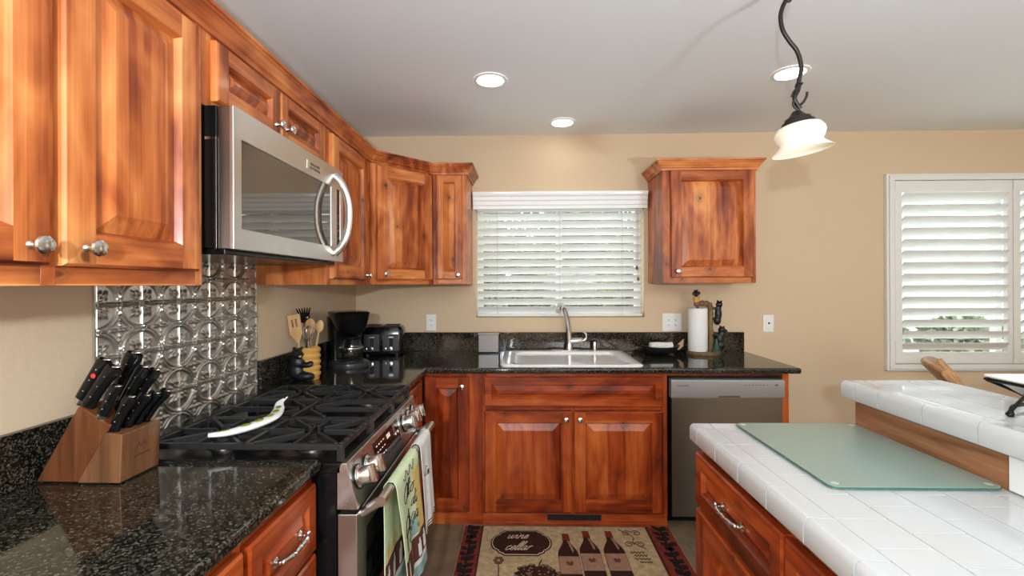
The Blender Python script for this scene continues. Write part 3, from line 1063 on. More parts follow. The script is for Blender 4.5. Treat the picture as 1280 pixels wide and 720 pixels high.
mb = MB(); mb.box((0.004, -.07, .848), (rw - .004, -.016, .866)); mb.build('rear_trim', M['black'], RNG, bevel=.004)

# spoon rest on the grates
mb = MB()
P = spline([(-.842, 1.197, .908), (-.805, 1.222, .907), (-.775, 1.285, .906), (-.762, 1.365, .907), (-.778, 1.43, .913), (-.792, 1.465, .926), (-.782, 1.495, .938)], 7)
n = len(P)
R = [(.011 + .009 * math.sin(math.pi * min(1, (i / n) * 1.2))) if i < n - 7 else .010 * (n - 1 - i) / 7 + .0015 for i in range(n)]
mb.tube(P, R, 14, flat=.5)
spt = thing('spoon_rest', 'white glazed bird-shaped spoon rest with olive pattern lying across the grates', 'spoon rest', (0, 0, 0))
mb.build('dish', M['glaze'], spt)
mb = MB()
for i in (12, 16, 20, 24, 28):
    p = P[i]; d = (P[i + 1] - P[i - 1]); a_ = math.atan2(d.y, d.x)
    mb.ball((p.x, p.y, p.z + R[i] * .5), (.017, .0085, .003), n=12, k=6, rot=Matrix.Rotation(a_, 3, 'Z'))
for i in (4, 5, 6, 7):
    p = P[i]; mb.ball((p.x, p.y, p.z + R[i] * .46), (.006, .003, .002), n=8, k=5)
mb.build('olive_pattern', M['glazegreen'], spt)
mb = MB(); p = P[-4]; mb.ball((p.x + .004, p.y - .004, p.z + .005), .0025, n=8, k=5); mb.build('eye', M['black'], spt)

# ------------------------------------------------------------------ towels on the range handle
BX, BZ = -.375, .738
def towel_sheet(y0, y1, zf, zb_, skew, seedv, rr=.0165, amp=.006):
    """returns function (u 0..1 across, s metres from the top of the bar; s>0 front flap, s<0 back flap) -> world point"""
    def f(u, s, off=0.0):
        y = y0 + (y1 - y0) * u
        arc = math.pi / 2 * rr
        if abs(s) <= arc:
            a = s / rr
            x = BX + (rr + off) * math.sin(a); z = BZ + (rr + off) * math.cos(a)
        else:
            d = abs(s) - arc
            sg = 1 if s > 0 else -1
            rip = amp * math.sin(u * 9.5 + seedv) * min(1, d / .12) + amp * .5 * math.sin(u * 21 + seedv * 2) * min(1, d / .2)
            x = BX + sg * (rr) + (rip + off if sg > 0 else rip * .3 - off) + (.03 * d if sg > 0 else 0)
            z = BZ - d
            if sg > 0:
                y += skew * d + .02 * d * (u - .5)
        return (x, y, z)
    return f
def sheet(mb, f, u0, u1, s0, s1, off, m, nu=14, ns=26, thick=.0022):
    top, bot = [], []
    for j in range(ns + 1):
        s = s0 + (s1 - s0) * j / ns
        top.append([mb.vert(f(u0 + (u1 - u0) * i / nu, s, off + thick)) for i in range(nu + 1)])
        bot.append([mb.vert(f(u0 + (u1 - u0) * i / nu, s, off)) for i in range(nu + 1)])
    for j in range(ns):
        for i in range(nu):
            mb.face((top[j][i], top[j][i + 1], top[j + 1][i + 1], top[j + 1][i]), m)
            mb.face((bot[j][i], bot[j + 1][i], bot[j + 1][i + 1], bot[j][i + 1]), m)
    for j in range(ns):
        mb.face((top[j][0], top[j + 1][0], bot[j + 1][0], bot[j][0]), m)
        mb.face((top[j][nu], bot[j][nu], bot[j + 1][nu], top[j + 1][nu]), m)
    for i in range(nu):
        mb.face((top[0][i], bot[0][i], bot[0][i + 1], top[0][i + 1]), m)
        mb.face((top[ns][i], top[ns][i + 1], bot[ns][i + 1], bot[ns][i]), m)

TW = [M['tgreen'], M['tyellow'], M['tbrown'], M['tteal'], M['twhite'], M['tblack'], M['tolive'], M['orange']]
g = towel_sheet(1.272, 1.53, .35, .33, .22, .6)
LEN_F, LEN_B = .42, .40
mb = MB(); sheet(mb, g, 0, 1, -LEN_B, LEN_F, .0004, 0, 18, 50)
gt = tag(mb.build('dish_towel', TW, angle=60), 'pale green printed dish towel draped over the oven handle', 'towel')
mb = MB()
k0 = .0029
for s0, s1, m_ in ((.272, .36, 2), (.36, .378, 4), (.378, .417, 3)):
    sheet(mb, g, .005, .995, s0, s1, k0, m_, 18, 8, .0006)
    for ko in (k0, -.0012):
        sheet(mb, g, .005, .995, -s0 + .02, -s1 + .02, ko, m_, 18, 8, .0006)
sheet(mb, g, .62, .985, .05, .272, k0, 1, 8, 14, .0005)
for u0 in (.08, .33, .58, .8):
    sheet(mb, g, u0, u0 + .10, .305, .352, k0 + .0008, 4 if u0 != .33 else 3, 4, 5, .0004)
    sheet(mb, g, u0 + .03, u0 + .07, .288, .306, k0 + .0008, 4, 3, 3, .0004)
    for ko in (k0 + .0008, -.0020):
        sheet(mb, g, u0, u0 + .10, -.285, -.332, ko, 4, 4, 5, .0004)
        sheet(mb, g, u0 + .03, u0 + .07, -.268, -.286, ko, 4, 3, 3, .0004)
        sheet(mb, g, u0 - .02, u0 + .12, -.21, -.25, ko, 1, 4, 5, .0004)
sheet(mb, g, .4, .62, .2, .262, k0 + .0006, 3, 6, 6, .0004)
for k in range(9):
    uu = .2 + .05 * k
    sheet(mb, g, uu, uu + .045, .19 + .008 * ((k * 5) % 7), .205 + .008 * ((k * 5) % 7), k0 + .0012, 6, 3, 3, .0004)
sheet(mb, g, .12, .2, .2, .262, k0 + .0008, 6, 3, 5, .0004)
mb.build('printed_picture', TW, gt, angle=60)
mb = MB()
def gplace(u0, s0, W):
    return lambda a, b: g(u0 + a * 1.55 / W, s0 - b, k0 + .0016)
W_ = 1.53 - 1.272
script(mb, 'Olio', gplace(.16, .108, W_), .026, .0011)
script(mb, 'di', gplace(.5, .155, W_), .022, .0011)
script(mb, 'Oliva', gplace(.06, .208, W_), .027, .0011)
mb.tube([g(.25 + .5 * t_ / 20, .03 + .012 * math.sin(t_ * .9), k0 + .0012) for t_ in range(21)], .0009, 5)
mb.build('lettering', M['tblack'], gt)

g2 = towel_sheet(1.575, 1.735, .4, .3, .14, 2.2, amp=.004)
mb = MB(); sheet(mb, g2, 0, 1, -.24, .345, .0004, 0, 14, 44)
wt = tag(mb.build('dish_towel', [M['twhite']], angle=60), 'white dish towel with black trim hanging at the far end of the oven handle', 'towel')
mb = MB()
for s0 in (.325, .336):
    sheet(mb, g2, .0, 1.0, s0, s0 + .004, .0029, 0, 14, 2, .0006)
mb.build('border_print', M['tblack'], wt)
mb = MB(); script(mb, 'Ese', lambda a, b: g2(.28 + a / .16, .15 - b, .0036), .018, .0009); mb.build('lettering', M['tblack'], wt)

# ------------------------------------------------------------------ dishwasher
t = thing('dishwasher', 'stainless dishwasher under the back counter right of the sink cabinet', 'dishwasher', (.788, BF, 0), 0)
dw = .597
mb = MB(); mb.box((.004, .01, .06), (dw - .004, .56, .81)); mb.build('tub', M['black'], t)
mb = MB(); mb.box((.006, -.022, .062), (dw - .006, .01, .70)); mb.build('door', M['steeldark'], t, bevel=.003)
mb = MB(); mb.prism([(-.034, .712), (-.034, .792), (-.03, .797), (.01, .797), (.01, .70), (-.026, .70)], 'x', 0, dw); o = mb.build('control_panel', M['silver'], t, bevel=.0015)
mb = MB(); mb.box((.25, -.0345, .704), (.36, -.026, .712)); mb.build('grip_recess', M['letter'], o)
print_text('brand_lettering', 'FRIGIDAIRE', M['letter'], o, (.03, -.0343, .765), (R90, 0, 0), .0125)
mb = MB()
for k in range(7):
    mb.box((.385 + k * .019, -.0346, .768), (.396 + k * .019, -.034, .771))
mb.box((.545, -.0346, .766), (.562, -.034, .773))
mb.build('button_marks', M['letter'], o)
mb = MB(); mb.box((.0, .06, 0), (dw, .08, .06)); mb.build('toe_plate', M['black'], t)

# ------------------------------------------------------------------ sink, faucet, dispenser cap
t = thing('sink', 'white drop-in sink with a wide flat rim in the back counter', 'sink', (.265, 2.735, ZC), 0)
mb = MB()
def rrect(hx, hy, r, z, n=6, cy=0):
    out = []
    for (sx, sy, a0) in ((1, 1, 0), (-1, 1, 90), (-1, -1, 180), (1, -1, 270)):
        for k in range(n + 1):
            a = math.radians(a0 + 90 * k / n)
            out.append((sx * (hx - r) + r * math.cos(a), cy + sy * (hy - r) + r * math.sin(a), z))
    return out
ry = -.03
mb.rings([rrect(.385, .287, .04, .0), rrect(.387, .289, .04, .006), rrect(.38, .282, .04, .012), rrect(.315, .225, .06, .012, cy=ry), rrect(.305, .215, .06, .004, cy=ry), rrect(.295, .205, .07, -.10, cy=ry), rrect(.27, .185, .08, -.165, cy=ry), rrect(.04, .04, .038, -.172, cy=ry)])
mb.build('basin', M['whitegloss'], t, angle=50)
mb = MB(); mb.lathe([(.04, -.1715), (.042, -.169), (.03, -.168), (.001, -.169)], 20, (0, ry, 0)); mb.build('drain', M['chrome'], t)
FX, FY, FZ = .302, 2.985, ZC + .0125
t = thing('faucet', 'brushed nickel pull-out faucet with a side lever behind the sink', 'faucet', (FX, FY, FZ), 0)
mb = MB(); mb.lathe([(.118, 0), (.12, .003), (.11, .006), (.02, .007)], 32, (-.02, .0, 0), sy=.24); mb.build('deck_plate', M['chrome'], t)
mb = MB()
P = spline([(0, 0, .006), (.002, 0, .05), (0, -.002, .1), (-.008, -.008, .17), (-.022, -.03, .235), (-.042, -.075, .285), (-.06, -.125, .302)], 6)
R = [.026, .0255, .025, .024, .023, .022, .021] + [.021 - .006 * min(1, i / 18) for i in range(60)]
mb.tube(P, R[:len(P)], 16)
mb.build('spout', M['chrome'], t)
mb = MB()
mb.tube([(-.06, -.125, .302), (-.068, -.15, .3), (-.078, -.18, .288), (-.086, -.205, .268)], [.017, .02, .021, .017], 16); mb.build('spray_head', M['chrome'], t)
mb = MB(); mb.tube([(0.01, 0, .062), (.05, 0, .064), (.085, 0, .066), (.092, 0, .066)], [.021, .019, .018, .012], 14)
lv = mb.build('valve', M['chrome'], t)
mb = MB(); mb.tube(spline([(.085, 0, .06), (.104, -.002, .072), (.112, -.004, .092), (.106, -.006, .112), (.09, -.008, .124)], 5), [.009] * 6 + [.008] * 8 + [.007] * 7, 10); mb.build('lever', M['chrome'], lv)
mb = MB(); mb.lathe([(.016, 0), (.016, .002), (.0135, .004), (.0135, .05), (.012, .056), (.001, .057)], 20)
tag(mb.build('air_gap_cap', M['chrome'], loc=(.468, 2.985, ZC + .0125)), 'small brushed nickel cylinder on the sink rim right of the faucet', 'air gap')

# ------------------------------------------------------------------ counter objects
# metal box by the upstand
t = thing('napkin_holder', 'small brushed metal box standing against the granite left of the sink', 'box', (-.222, 2.965, ZC), 0)
mb = MB(); mb.box((-.066, -.03, .008), (.066, .055, .12)); mb.build('case', M['pewter'], t, bevel=.003)
mb = MB(); mb.box((-.07, -.036, .12), (.07, .06, .13)); mb.build('lid', M['steeldark'], t, bevel=.003)
mb = MB(); mb.box((-.07, -.036, 0), (.07, .06, .010)); mb.build('foot', M['black'], t, bevel=.002)

# dark bowl with rolled cloth
t = thing('trinket_bowl', 'shallow dark oval bowl with a twig end on the counter right of the sink', 'bowl', (.868, 2.895, ZC), math.radians(2))
mb = MB()
rings = []
for (k, z, gx) in ((.45, 0, 0), (.8, .012, 0), (1.0, .04, 0), (1.02, .05, 0), (.95, .05, 0), (.85, .03, 0), (.5, .018, 0)):
    rings.append([(.118 * k * math.cos(a), .062 * k * math.sin(a), z + .012 * (abs(math.cos(a)) ** 3) * (1 if z > .03 else .3)) for a in [2 * math.pi * q / 28 for q in range(28)]])
mb.rings(rings); mb.build('dish', M['bearblack'], t)
mb = MB()
for k in range(4):
    dz, dy = .012 * k, -.02 + .012 * k
    mb.tube(spline([(.1, dy, .035), (.122, dy * .8, .045 + dz * .5), (.14 + .004 * k, dy * .6, .058 + dz)], 4), [.006] * 5 + [.004] * 4, 8)
mb.build('twigs', M['tan'], t)
mb = MB()
sp_ = []
for k in range(60):
    a = k * .35; r = .006 + .00034 * k * 1.0
    sp_.append((r * math.cos(a), r * math.sin(a)))
rg = []
for x in [-.068 + .136 * q / 10 for q in range(11)]:
    rg.append([(x, (.027 + .0015 * math.sin(3 * a + x * 40)) * math.cos(a), (.022 + .0012 * math.sin(2 * a + x * 60)) * math.sin(a)) for a in [2 * math.pi * q / 24 for q in range(24)]])
mb.rings(rg)
for sx in (-1, 1):
    mb.tube([(sx * .0685, a * .55, b * .48) for a, b in [(.044 * (1 - q / 40) * math.cos(q * .5), .044 * (1 - q / 40) * math.sin(q * .5)) for q in range(34)]], .0022, 6)
tag(mb.build('rolled_washcloth', M['twhite'], loc=(.872, 2.895, ZC + .0555), rotz=math.radians(2)), 'white rolled washcloth lying in the dark oval bowl', 'towel')

def blob(name, balls, mat, parent, voxel=.0035, loc=None, rotz=0):
    mb = MB()
    for c, r in balls:
        mb.ball(c, r, n=14, k=9)
    o = mb.build(name, mat, parent, loc=loc, rotz=rotz)
    md = o.modifiers.new('remesh', 'REMESH'); md.mode = 'VOXEL'; md.voxel_size = voxel; md.use_smooth_shade = True
    sm = o.modifiers.new('smooth', 'SMOOTH'); sm.factor = .5; sm.iterations = 3
    return o

# paper towel holder with bears
PH = thing('paper_towel_holder', 'bark-look paper towel holder with little black bears climbing its post', 'paper towel holder', (1.145, 2.90, ZC), 0)
mb = MB()
rings = []
for k, z in ((.96, 0), (1.0, .006), (1.0, .016), (.93, .022), (.3, .0225)):
    rings.append([((.105 + .006 * math.sin(5 * a)) * k * math.cos(a) + .0, (.07 + .005 * math.sin(4 * a + 1)) * k * math.sin(a), z) for a in [2 * math.pi * q / 32 for q in range(32)]])
mb.rings(rings); mb.build('base', M['bark'], PH)
mb = MB()
mb.tube(spline([(.042, .01, .02), (.046, .012, .1), (.04, .012, .2), (.044, .01, .28), (.03, .004, .314), (-.01, 0, .322), (-.06, 0, .318)], 6), [.017 + .003 * math.sin(i * 1.7) for i in range(37)], 12)
mb.build('post', M['bark'], PH)
mb = MB(); mb.lathe([(.012, 0), (.008, .01), (.008, .30), (.01, .306)], 12, (-.042, 0, .02)); mb.build('spindle', M['bark'], PH)
mb = MB(); mb.lathe([(.014, .336), (.018, .345), (.02, .366), (.022, .372), (.018, .374)], 16, (-.05, 0, -.01)); mb.build('honey_pot', M['honey'], PH)
blob('pot_bear', [((-.05, 0, .378), (.014, .013, .014)), ((-.052, -.004, .394), (.0125, .0125, .011)), ((-.062, -.002, .404), .0045), ((-.043, -.002, .406), .0045), ((-.056, -.016, .392), .006), ((-.068, 0, .384), (.008, .007, .012)), ((-.032, 0, .386), (.008, .007, .012))], M['bearblack'], PH, .0022)
blob('climbing_bear', [((.085, -.004, .255), (.022, .021, .045)), ((.078, -.006, .215), (.023, .022, .03)), ((.09, -.008, .315), (.02, .019, .02)), ((.076, -.014, .315), (.012, .01, .008)), ((.08, -.006, .337), .006), ((.104, -.006, .335), .006), ((.068, -.008, .29), (.02, .008, .009)), ((.062, -.006, .225), (.014, .009, .011)), ((.086, -.006, .29), (.018, .016, .02))], M['bearblack'], PH, .003)
blob('lower_bear', [((.092, -.008, .10), (.029, .027, .042)), ((.096, -.008, .06), (.03, .027, .034)), ((.104, -.012, .155), (.023, .021, .021)), ((.104, -.012, .13), (.022, .02, .024)), ((.124, -.02, .15), (.013, .012, .009)), ((.094, -.012, .178), .0065), ((.118, -.008, .174), .0065), ((.068, -.014, .125), (.022, .009, .009)), ((.07, -.016, .05), (.017, .011, .011)), ((.078, -.022, .033), (.016, .014, .012))], M['bearblack'], PH, .003)
mb = MB()
for k in range(4):
    mb.lathe([(.024 - .005 * k, .022 + .018 * k), (.004, .05 + .018 * k)], 9, (.055, -.048, 0))
mb.build('pine_tree', M['pine'], PH)
mb = MB()
mb.lathe([(.018, .023), (.057, .0232), (.0585, .026), (.0585, .288), (.056, .291), (.018, .291)], 32, (-.042, 0, 0), cap=False)
mb.lathe([(.018, .291), (.018, .023)], 24, (-.042, 0, 0), cap=False)
tag(mb.build('paper_towel_roll', M['paper'], loc=(1.145, 2.90, ZC)), 'white paper towel roll on the bear holder', 'paper towels')

# wall plates
def plate(x, z, w_, h_, lab, kind):
    t = thing('wall_outlet' if kind != 'switch' else 'light_switch', lab, 'outlet' if kind != 'switch' else 'switch', (x, WY, z), 0)
    mb = MB(); mb.box((-w_ / 2, -.006, -h_ / 2), (w_ / 2, 0, h_ / 2)); mb.build('cover_plate', M['plate'], t, bevel=.002)
    n = 2 if kind == 'double' else 1
    for k in range(n):
        cx = (k - (n - 1) / 2) * .046
        mb = MB(); mb.box((cx - .0165, -.0085, -.033), (cx + .0165, -.005, .033)); o = mb.build('insert', M['whitegloss'], t, bevel=.0015)
        mb = MB()
        if kind == 'switch':
            mb.box((cx - .004, -.0165, -.004), (cx + .004, -.0085, .008))
            o2 = mb.build('toggle', M['grey'], o)
        else:
            for zz in (-.017, .017):
                for xx in (-.006, .006):
                    mb.box((cx + xx - .0012, -.0089, zz - .005), (cx + xx + .0012, -.0084, zz + .005))
                mb.ball((cx, -.0085, zz - .010), (.0025, .001, .0025), n=8, k=5)
            mb.build('sockets', M['gap'], o)
    return t
plate(-.618, 1.053, .066, .108, 'white outlet plate on the back wall above the toaster end of the counter', 'single')
plate(.993, 1.052, .125, .118, 'wide double white outlet plate on the back wall left of the paper towels', 'double')
plate(1.627, 1.043, .07, .112, 'white switch plate alone on the beige wall right of the granite', 'switch')

# knife block
KX, KY = -1.022, 1.012
t = thing('knife_block', 'slanted walnut knife block full of black-handled knives on the left counter', 'knife block', (0, 0, 0))
mb = MB()
prof = [(-1.104, .865), (-1.006, .865), (-.93, .994), (-.942, 1.0), (-1.000, 1.037), (-1.006, 1.036)]
mb.prism(prof, 'y', 1.005, 1.105); mb.build('main_block', M['walnut'], t, bevel=.003)
mb = MB()
prof = [(-1.0055, .865), (-.905, .865), (-.900, .975), (-.938, .9785)]
mb.prism(prof, 'y', 1.0, 1.11); mb.build('front_block', M['walnut2'], t, bevel=.003)
mb = MB()
for x in (-1.085, -.93):
    for y in (1.01, 1.09):
        mb.box((x - .008, y, ZC), (x + .008, y + .012, .866))
build_each(mb, 'foot', M['black'], t)
mb = MB()
for k, (a, b) in enumerate(((-.004, .016), (.006, -.012))):
    pass
fy = -.9008
mb.tube([(-.901, 1.035, .93), (-.9005, 1.045, .945), (-.9005, 1.052, .93), (-.9005, 1.06, .945), (-.9005, 1.068, .93)], .0012, 5)
mb.tube([(-.901, 1.03, .915), (-.9013, 1.075, .915)], .0012, 5)
mb.build('burned_mark', M['tbrown'], t)
KN = [((-1.036, 1.028, 1.022), (-.962, 1.03, 1.139), .0105, 'black riveted knife with a red tag, back left of the block'),
      ((-.998, 1.02, 1.033), (-.932, 1.02, 1.124), .011, 'long black chef knife handle at the near side of the block top'),
      ((-.957, 1.012, 1.012), (-.918, 1.01, 1.082), .0085, 'short black paring knife at the near corner of the block top'),
      ((-.992, 1.085, 1.033), (-.945, 1.09, 1.146), .013, 'thick black handle standing tallest in the knife block'),
      ((-.960, 1.062, 1.014), (-.903, 1.066, 1.116), .0095, 'black knife handle in the middle of the block beside the tallest one'),
      ((-.955, 1.086, 1.010), (-.896, 1.092, 1.104), .0095, 'black knife handle at the far side of the block top'),
      ((-.933, 1.015, .981), (-.890, 1.015, 1.057), .0085, 'black steak knife first and nearest in the low front row'),
      ((-.930, 1.045, .981), (-.880, 1.045, 1.053), .0085, 'black steak knife second in the low front row'),
      ((-.928, 1.068, .981), (-.876, 1.068, 1.053), .0085, 'black steak knife third in the low front row'),
      ((-.926, 1.091, .981), (-.868, 1.091, 1.053), .0085, 'black steak knife last and farthest in the low front row')]
SHX = .0
for k, (a, b, r, lab) in enumerate(KN):
    a, b = Vector(a), Vector(b)
    r *= 1.45
    if k in (0,):
        a += (b - a) * .18
    d = (b - a).normalized()
    kt = thing('kitchen_knife', lab, 'knife', a, 0, 'black handled knives in the block')
    side = Vector((0, 1, 0)); fw_ = d.cross(side).normalized()
    L = (b - a).length
    mb = MB()
    rows_ = ((0, 1.0, .55), (.12, 1.0, .6), (.35, .95, .6), (.7, 1.05, .62), (.9, 1.2, .62), (.98, 1.05, .55), (1.0, .6, .3))
    rg = []
    for s_, wk, tk in rows_:
        c_ = d * L * s_ + fw_ * (.003 * math.sin(s_ * 3.0))
        rg.append([tuple(c_ + fw_ * r * wk * (1 if abs(q) < 2 else -1) * (1 if q in (-1, 1) else 1) * 1.0 * ca + side * r * tk * sa) for q, ca, sa in [(1, math.cos(2 * math.pi * j / 12), math.sin(2 * math.pi * j / 12)) for j in range(12)]])
    mb.rings(rg); ho = mb.build('handle', M['blackplastic'], kt)
    mb = MB()
    rg = []
    for s_, wk in ((-.06, .7), (0.0, .98), (.06, 1.04)):
        c_ = d * L * s_
        rg.append([tuple(c_ + fw_ * r * wk * math.cos(2 * math.pi * j / 12) + side * r * .62 * math.sin(2 * math.pi * j / 12)) for j in range(12)])
    mb.rings(rg); mb.build('bolster', M['chrome'] if k in (0, 2) else M['blackplastic'], kt)
    mb = MB()
    for s_ in (.25, .5, .75):
        c_ = d * L * s_ + fw_ * (.003 * math.sin(s_ * 3.0)) - side * r * .58
        mb.ball(c_, (.0016, .001, .0016), n=8, k=5)
    c_ = d * L
    mb.ball(c_, (r * .8, r * .5, .003), n=10, k=5)
    build_each(mb, 'rivet', M['chrome'], kt)
    if k == 0:
        mb = MB(); c_ = d * L * .62 - side * r * .62; mb.ball(c_, (.006, .0012, .006), n=4, k=4); mb.build('red_tag', M['red'], kt)

# bear utensil crock and utensils
CR = thing('utensil_crock', 'utensil crock shaped as a black bear hugging a honey-coloured log stack', 'utensil holder', (-1.03, 2.15, ZC), 0)
mb = MB()
pf = [(.05, .0)]
for k in range(5):
    z = .01 + k * .028
    pf += [(.05, z), (.056, z + .008), (.057, z + .018), (.05, z + .027)]
pf += [(.046, .152), (.041, .152), (.04, .02), (.001, .02)]
mb.lathe(pf, 28, (.004, 0, 0)); mb.build('log_pot', M['honey'], CR)
blob('hugging_bear', [((-.03, -.035, .045), (.045, .042, .048)), ((-.025, -.04, .085), (.04, .036, .04)), ((-.02, -.052, .125), (.03, .026, .026)), ((-.003, -.074, .118), (.014, .013, .011)), ((-.04, -.045, .148), .01), ((-.004, -.046, .15), .01), ((.02, -.058, .075), (.036, .014, .014)), ((.04, -.052, .082), (.014, .014, .012)), ((-.055, 0, .08), (.02, .05, .022)), ((.01, -.055, .022), (.045, .026, .022)), ((.04, -.05, .02), (.018, .018, .018)), ((-.045, 0, .03), (.028, .05, .03))], M['bearblack'], CR, .0045)
mb = MB(); mb.ball((.008, -.086, .118), (.006, .005, .005), n=10, k=6); mb.build('muzzle', M['tan'], CR)
def utensil(name, lab, base, tip, head, mat, r=.0055, cat='utensil', hp=None):
    base, tip = Vector(base), Vector(tip)
    t = thing(name, lab, cat, CR.location, 0, 'utensils in the bear crock')
    mb = MB(); mb.tube([base, base.lerp(tip, .5), tip], [r, r * .9, r * .8], 10); mb.build('handle', mat, t)
    d = (tip - base).normalized(); sd = Vector((1, 0, 0)); sd = (sd - d * sd.dot(d)).normalized(); nn_ = d.cross(sd)
    mb = MB(); mb.M = Matrix.Translation(tip) @ Matrix((sd, nn_, d)).transposed().to_4x4()
    head(mb)
    mb.build('head', mat, t)
    return t
def h_spatula(mb):
    o = [(-.008, 0), (-.012, .02), (-.03, .045), (-.036, .115), (.03, .125), (.028, .05), (.012, .02), (.008, 0)]
    # slotted blade made of strips
    xs_ = [-.033, -.017, -.009, .001, .009, .027]
    for i in range(5):
        x0, x1 = xs_[i], xs_[i + 1]
        if i in (1, 3):
            mb.box((x0, -.003, .03), (x1, .003, .062)); mb.box((x0, -.003, .1), (x1, .003, .122))
        else:
            mb.box((x0, -.003, .03), (x1, .003, .122))
    mb.prism([(-.007, -.01), (-.033, .031), (.027, .031), (.007, -.01)], 'y', -.003, .003)
def h_spoon(mb, a=.021, b=.036):
    mb.ball((0, 0, b * .85), (a, .006, b), n=18, k=10)
def h_server(mb):
    mb.ball((0, 0, .02), (.027, .010, .028), n=16, k=8)
    for k in range(6):
        x = -.026 + k * .0104
        mb.tube([(x * .8, 0, .03), (x * 1.1, -.006, .052), (x * 1.35 + .004, -.016, .066)], [.0042, .0038, .0026], 6)
def h_whisk(mb):
    for k in range(6):
        a = math.pi * k / 6
        pts = []
        for q in range(17):
            s_ = math.pi * q / 16
            rr = .026 * math.sin(s_ * .5) ** .8 if q <= 8 else .026 * math.sin(s_ * .5) ** .8
            zz = .075 * (1 - abs(1 - q / 8)) 
            rad = (.024 * math.sin(math.pi * .5 * min(1, zz / .05)) if zz < .05 else .024 * math.sqrt(max(0, 1 - ((zz - .05) / .026) ** 2)))
            sg = -1 if q < 8 else 1
            pts.append((sg * rad * math.cos(a), sg * rad * math.sin(a), zz))
        mb.tube(pts, .0011, 5)
utensil('slotted_spatula', 'wooden slotted spatula leaning left in the bear crock', (-.016, -.004, .024), (-.04, -.008, .185), h_spatula, M['beech'])
utensil('pasta_server', 'black pasta server standing tallest at the back of the bear crock', (-.008, .024, .024), (-.03, .038, .268), h_server, M['blackplastic'])
utensil('wooden_spoon', 'broad wooden spoon in the middle of the bear crock behind the whisk', (.012, .010, .024), (.010, .012, .212), lambda mb: h_spoon(mb, .028, .04), M['beech2'])
utensil('whisk', 'small wire whisk with wooden handle at the front of the bear crock', (.010, -.012, .024), (.018, -.024, .18), h_whisk, M['steel'])
utensil('wooden_spoon', 'slim wooden spoon leaning right in the bear crock', (.02, 0, .024), (.058, -.004, .225), lambda mb: h_spoon(mb, .019, .03), M['beech'])

# coffee maker
CM = thing('coffee_maker', 'black drip coffee maker in the back left corner of the counter', 'coffee maker', (-.965, 2.50, ZC), math.radians(38))
mb = MB()
mb.rings([rrect(.098, .125, .09, 0), rrect(.1, .127, .09, .006), rrect(.098, .124, .09, .024), rrect(.085, .11, .08, .032)]); mb.build('base', M['grey'], CM)
mb = MB(); mb.lathe([(.064, .032), (.064, .036), (.055, .037), (.001, .037)], 28, (0, -.035, 0)); mb.build('warming_plate', M['blackmatte'], CM)
mb = MB(); mb.rings([rrect(.085, .045, .03, .03, cy=.075), rrect(.088, .047, .03, .2, cy=.075), rrect(.092, .05, .03, .27, cy=.072)]); mb.build('tank', M['blackplastic'], CM)
mb = MB(); mb.rings([rrect(.055, .06, .05, .185, cy=-.04), rrect(.08, .085, .07, .215, cy=-.035), rrect(.094, .12, .07, .285, cy=.0), rrect(.097, .124, .07, .293, cy=.0), rrect(.09, .116, .07, .30, cy=.0), rrect(.02, .03, .02, .301, cy=.0)]); mb.build('brew_head', M['blackplastic'], CM)
CF = thing('coffee_carafe', 'empty glass coffee carafe with black handle on the coffee maker', 'carafe', (-.965, 2.50, ZC), math.radians(38))
mb = MB(); mb.lathe([(.05, .0385), (.06, .045), (.068, .07), (.066, .1), (.054, .135), (.046, .15)], 28, (0, -.035, 0), cap=False); mb.lathe([(.05, .0385), (.001, .0385)], 28, (0, -.035, 0), cap=False); mb.build('glass_pot', M['glass'], CF)
mb = MB(); mb.lathe([(.047, .148), (.05, .152), (.05, .164), (.04, .17), (.001, .172)], 28, (0, -.035, 0)); mb.build('lid', M['blackplastic'], CF)
mb = MB(); mb.tube(spline([(-.035, -.07, .155), (-.055, -.1, .15), (-.066, -.115, .11), (-.058, -.1, .065)], 5), .008, 8); mb.build('handle', M['blackplastic'], CF)
mb = MB(); mb.lathe([(.0675, .098), (.0685, .1), (.0675, .106), (.065, .107)], 28, (0, -.035, 0), cap=False); mb.build('steel_band', M['chrome'], CF)

# toaster
TO = thing('toaster', 'black four-slot toaster with two levers beside the coffee maker', 'toaster', (-.90, 2.92, ZC), math.radians(9))
mb = MB(); mb.rings([rrect(.128, .088, .03, .012), rrect(.132, .092, .03, .04), rrect(.132, .092, .03, .15), rrect(.122, .084, .03, .178), rrect(.1, .066, .03, .186), rrect(.09, .058, .03, .187)]); mb.build('body', M['blackplastic'], TO, angle=50)
mb = MB()
for sx in (-.09, .09):
    for sy in (-.06, .06):
        mb.lathe([(.012, 0), (.012, .013)], 10, (sx, sy, 0))
build_each(mb, 'foot', M['blackmatte'], TO)
for x in (-.058, .058):
    mb = MB(); mb.box((x - .05, -.094, .03), (x + .045, -.091, .135)); p_ = mb.build('control_panel', M['grey'], TO, bevel=.001)
    mb = MB(); mb.box((x - .01, -.0948, .055), (x + .012, -.0938, .13)); mb.build('lever_slot', M['gap'], TO)
    mb = MB(); mb.box((x - .014, -.112, .112), (x + .016, -.094, .124)); mb.build('lever', M['chrome'], TO, bevel=.002)
    mb = MB(); mb.M = Matrix.Translation((x + .0, -.094, .046)) @ Matrix.Rotation(math.pi / 2, 4, 'X'); mb.lathe([(.012, 0), (.011, .012), (.001, .013)], 16); mb.build('browning_knob', M['chrome'], TO)
    mb = MB(); mb.M = Matrix.Translation((x - .032, -.094, .046)) @ Matrix.Rotation(math.pi / 2, 4, 'X'); mb.lathe([(.006, 0), (.005, .005), (.001, .006)], 12); mb.build('cancel_button', M['chrome'], TO)
    for y in (-.03, .03):
        mb = MB(); mb.box((x - .045, y - .012, .1865), (x + .045, y + .012, .1885)); mb.build('bread_slot', M['gap'], TO)

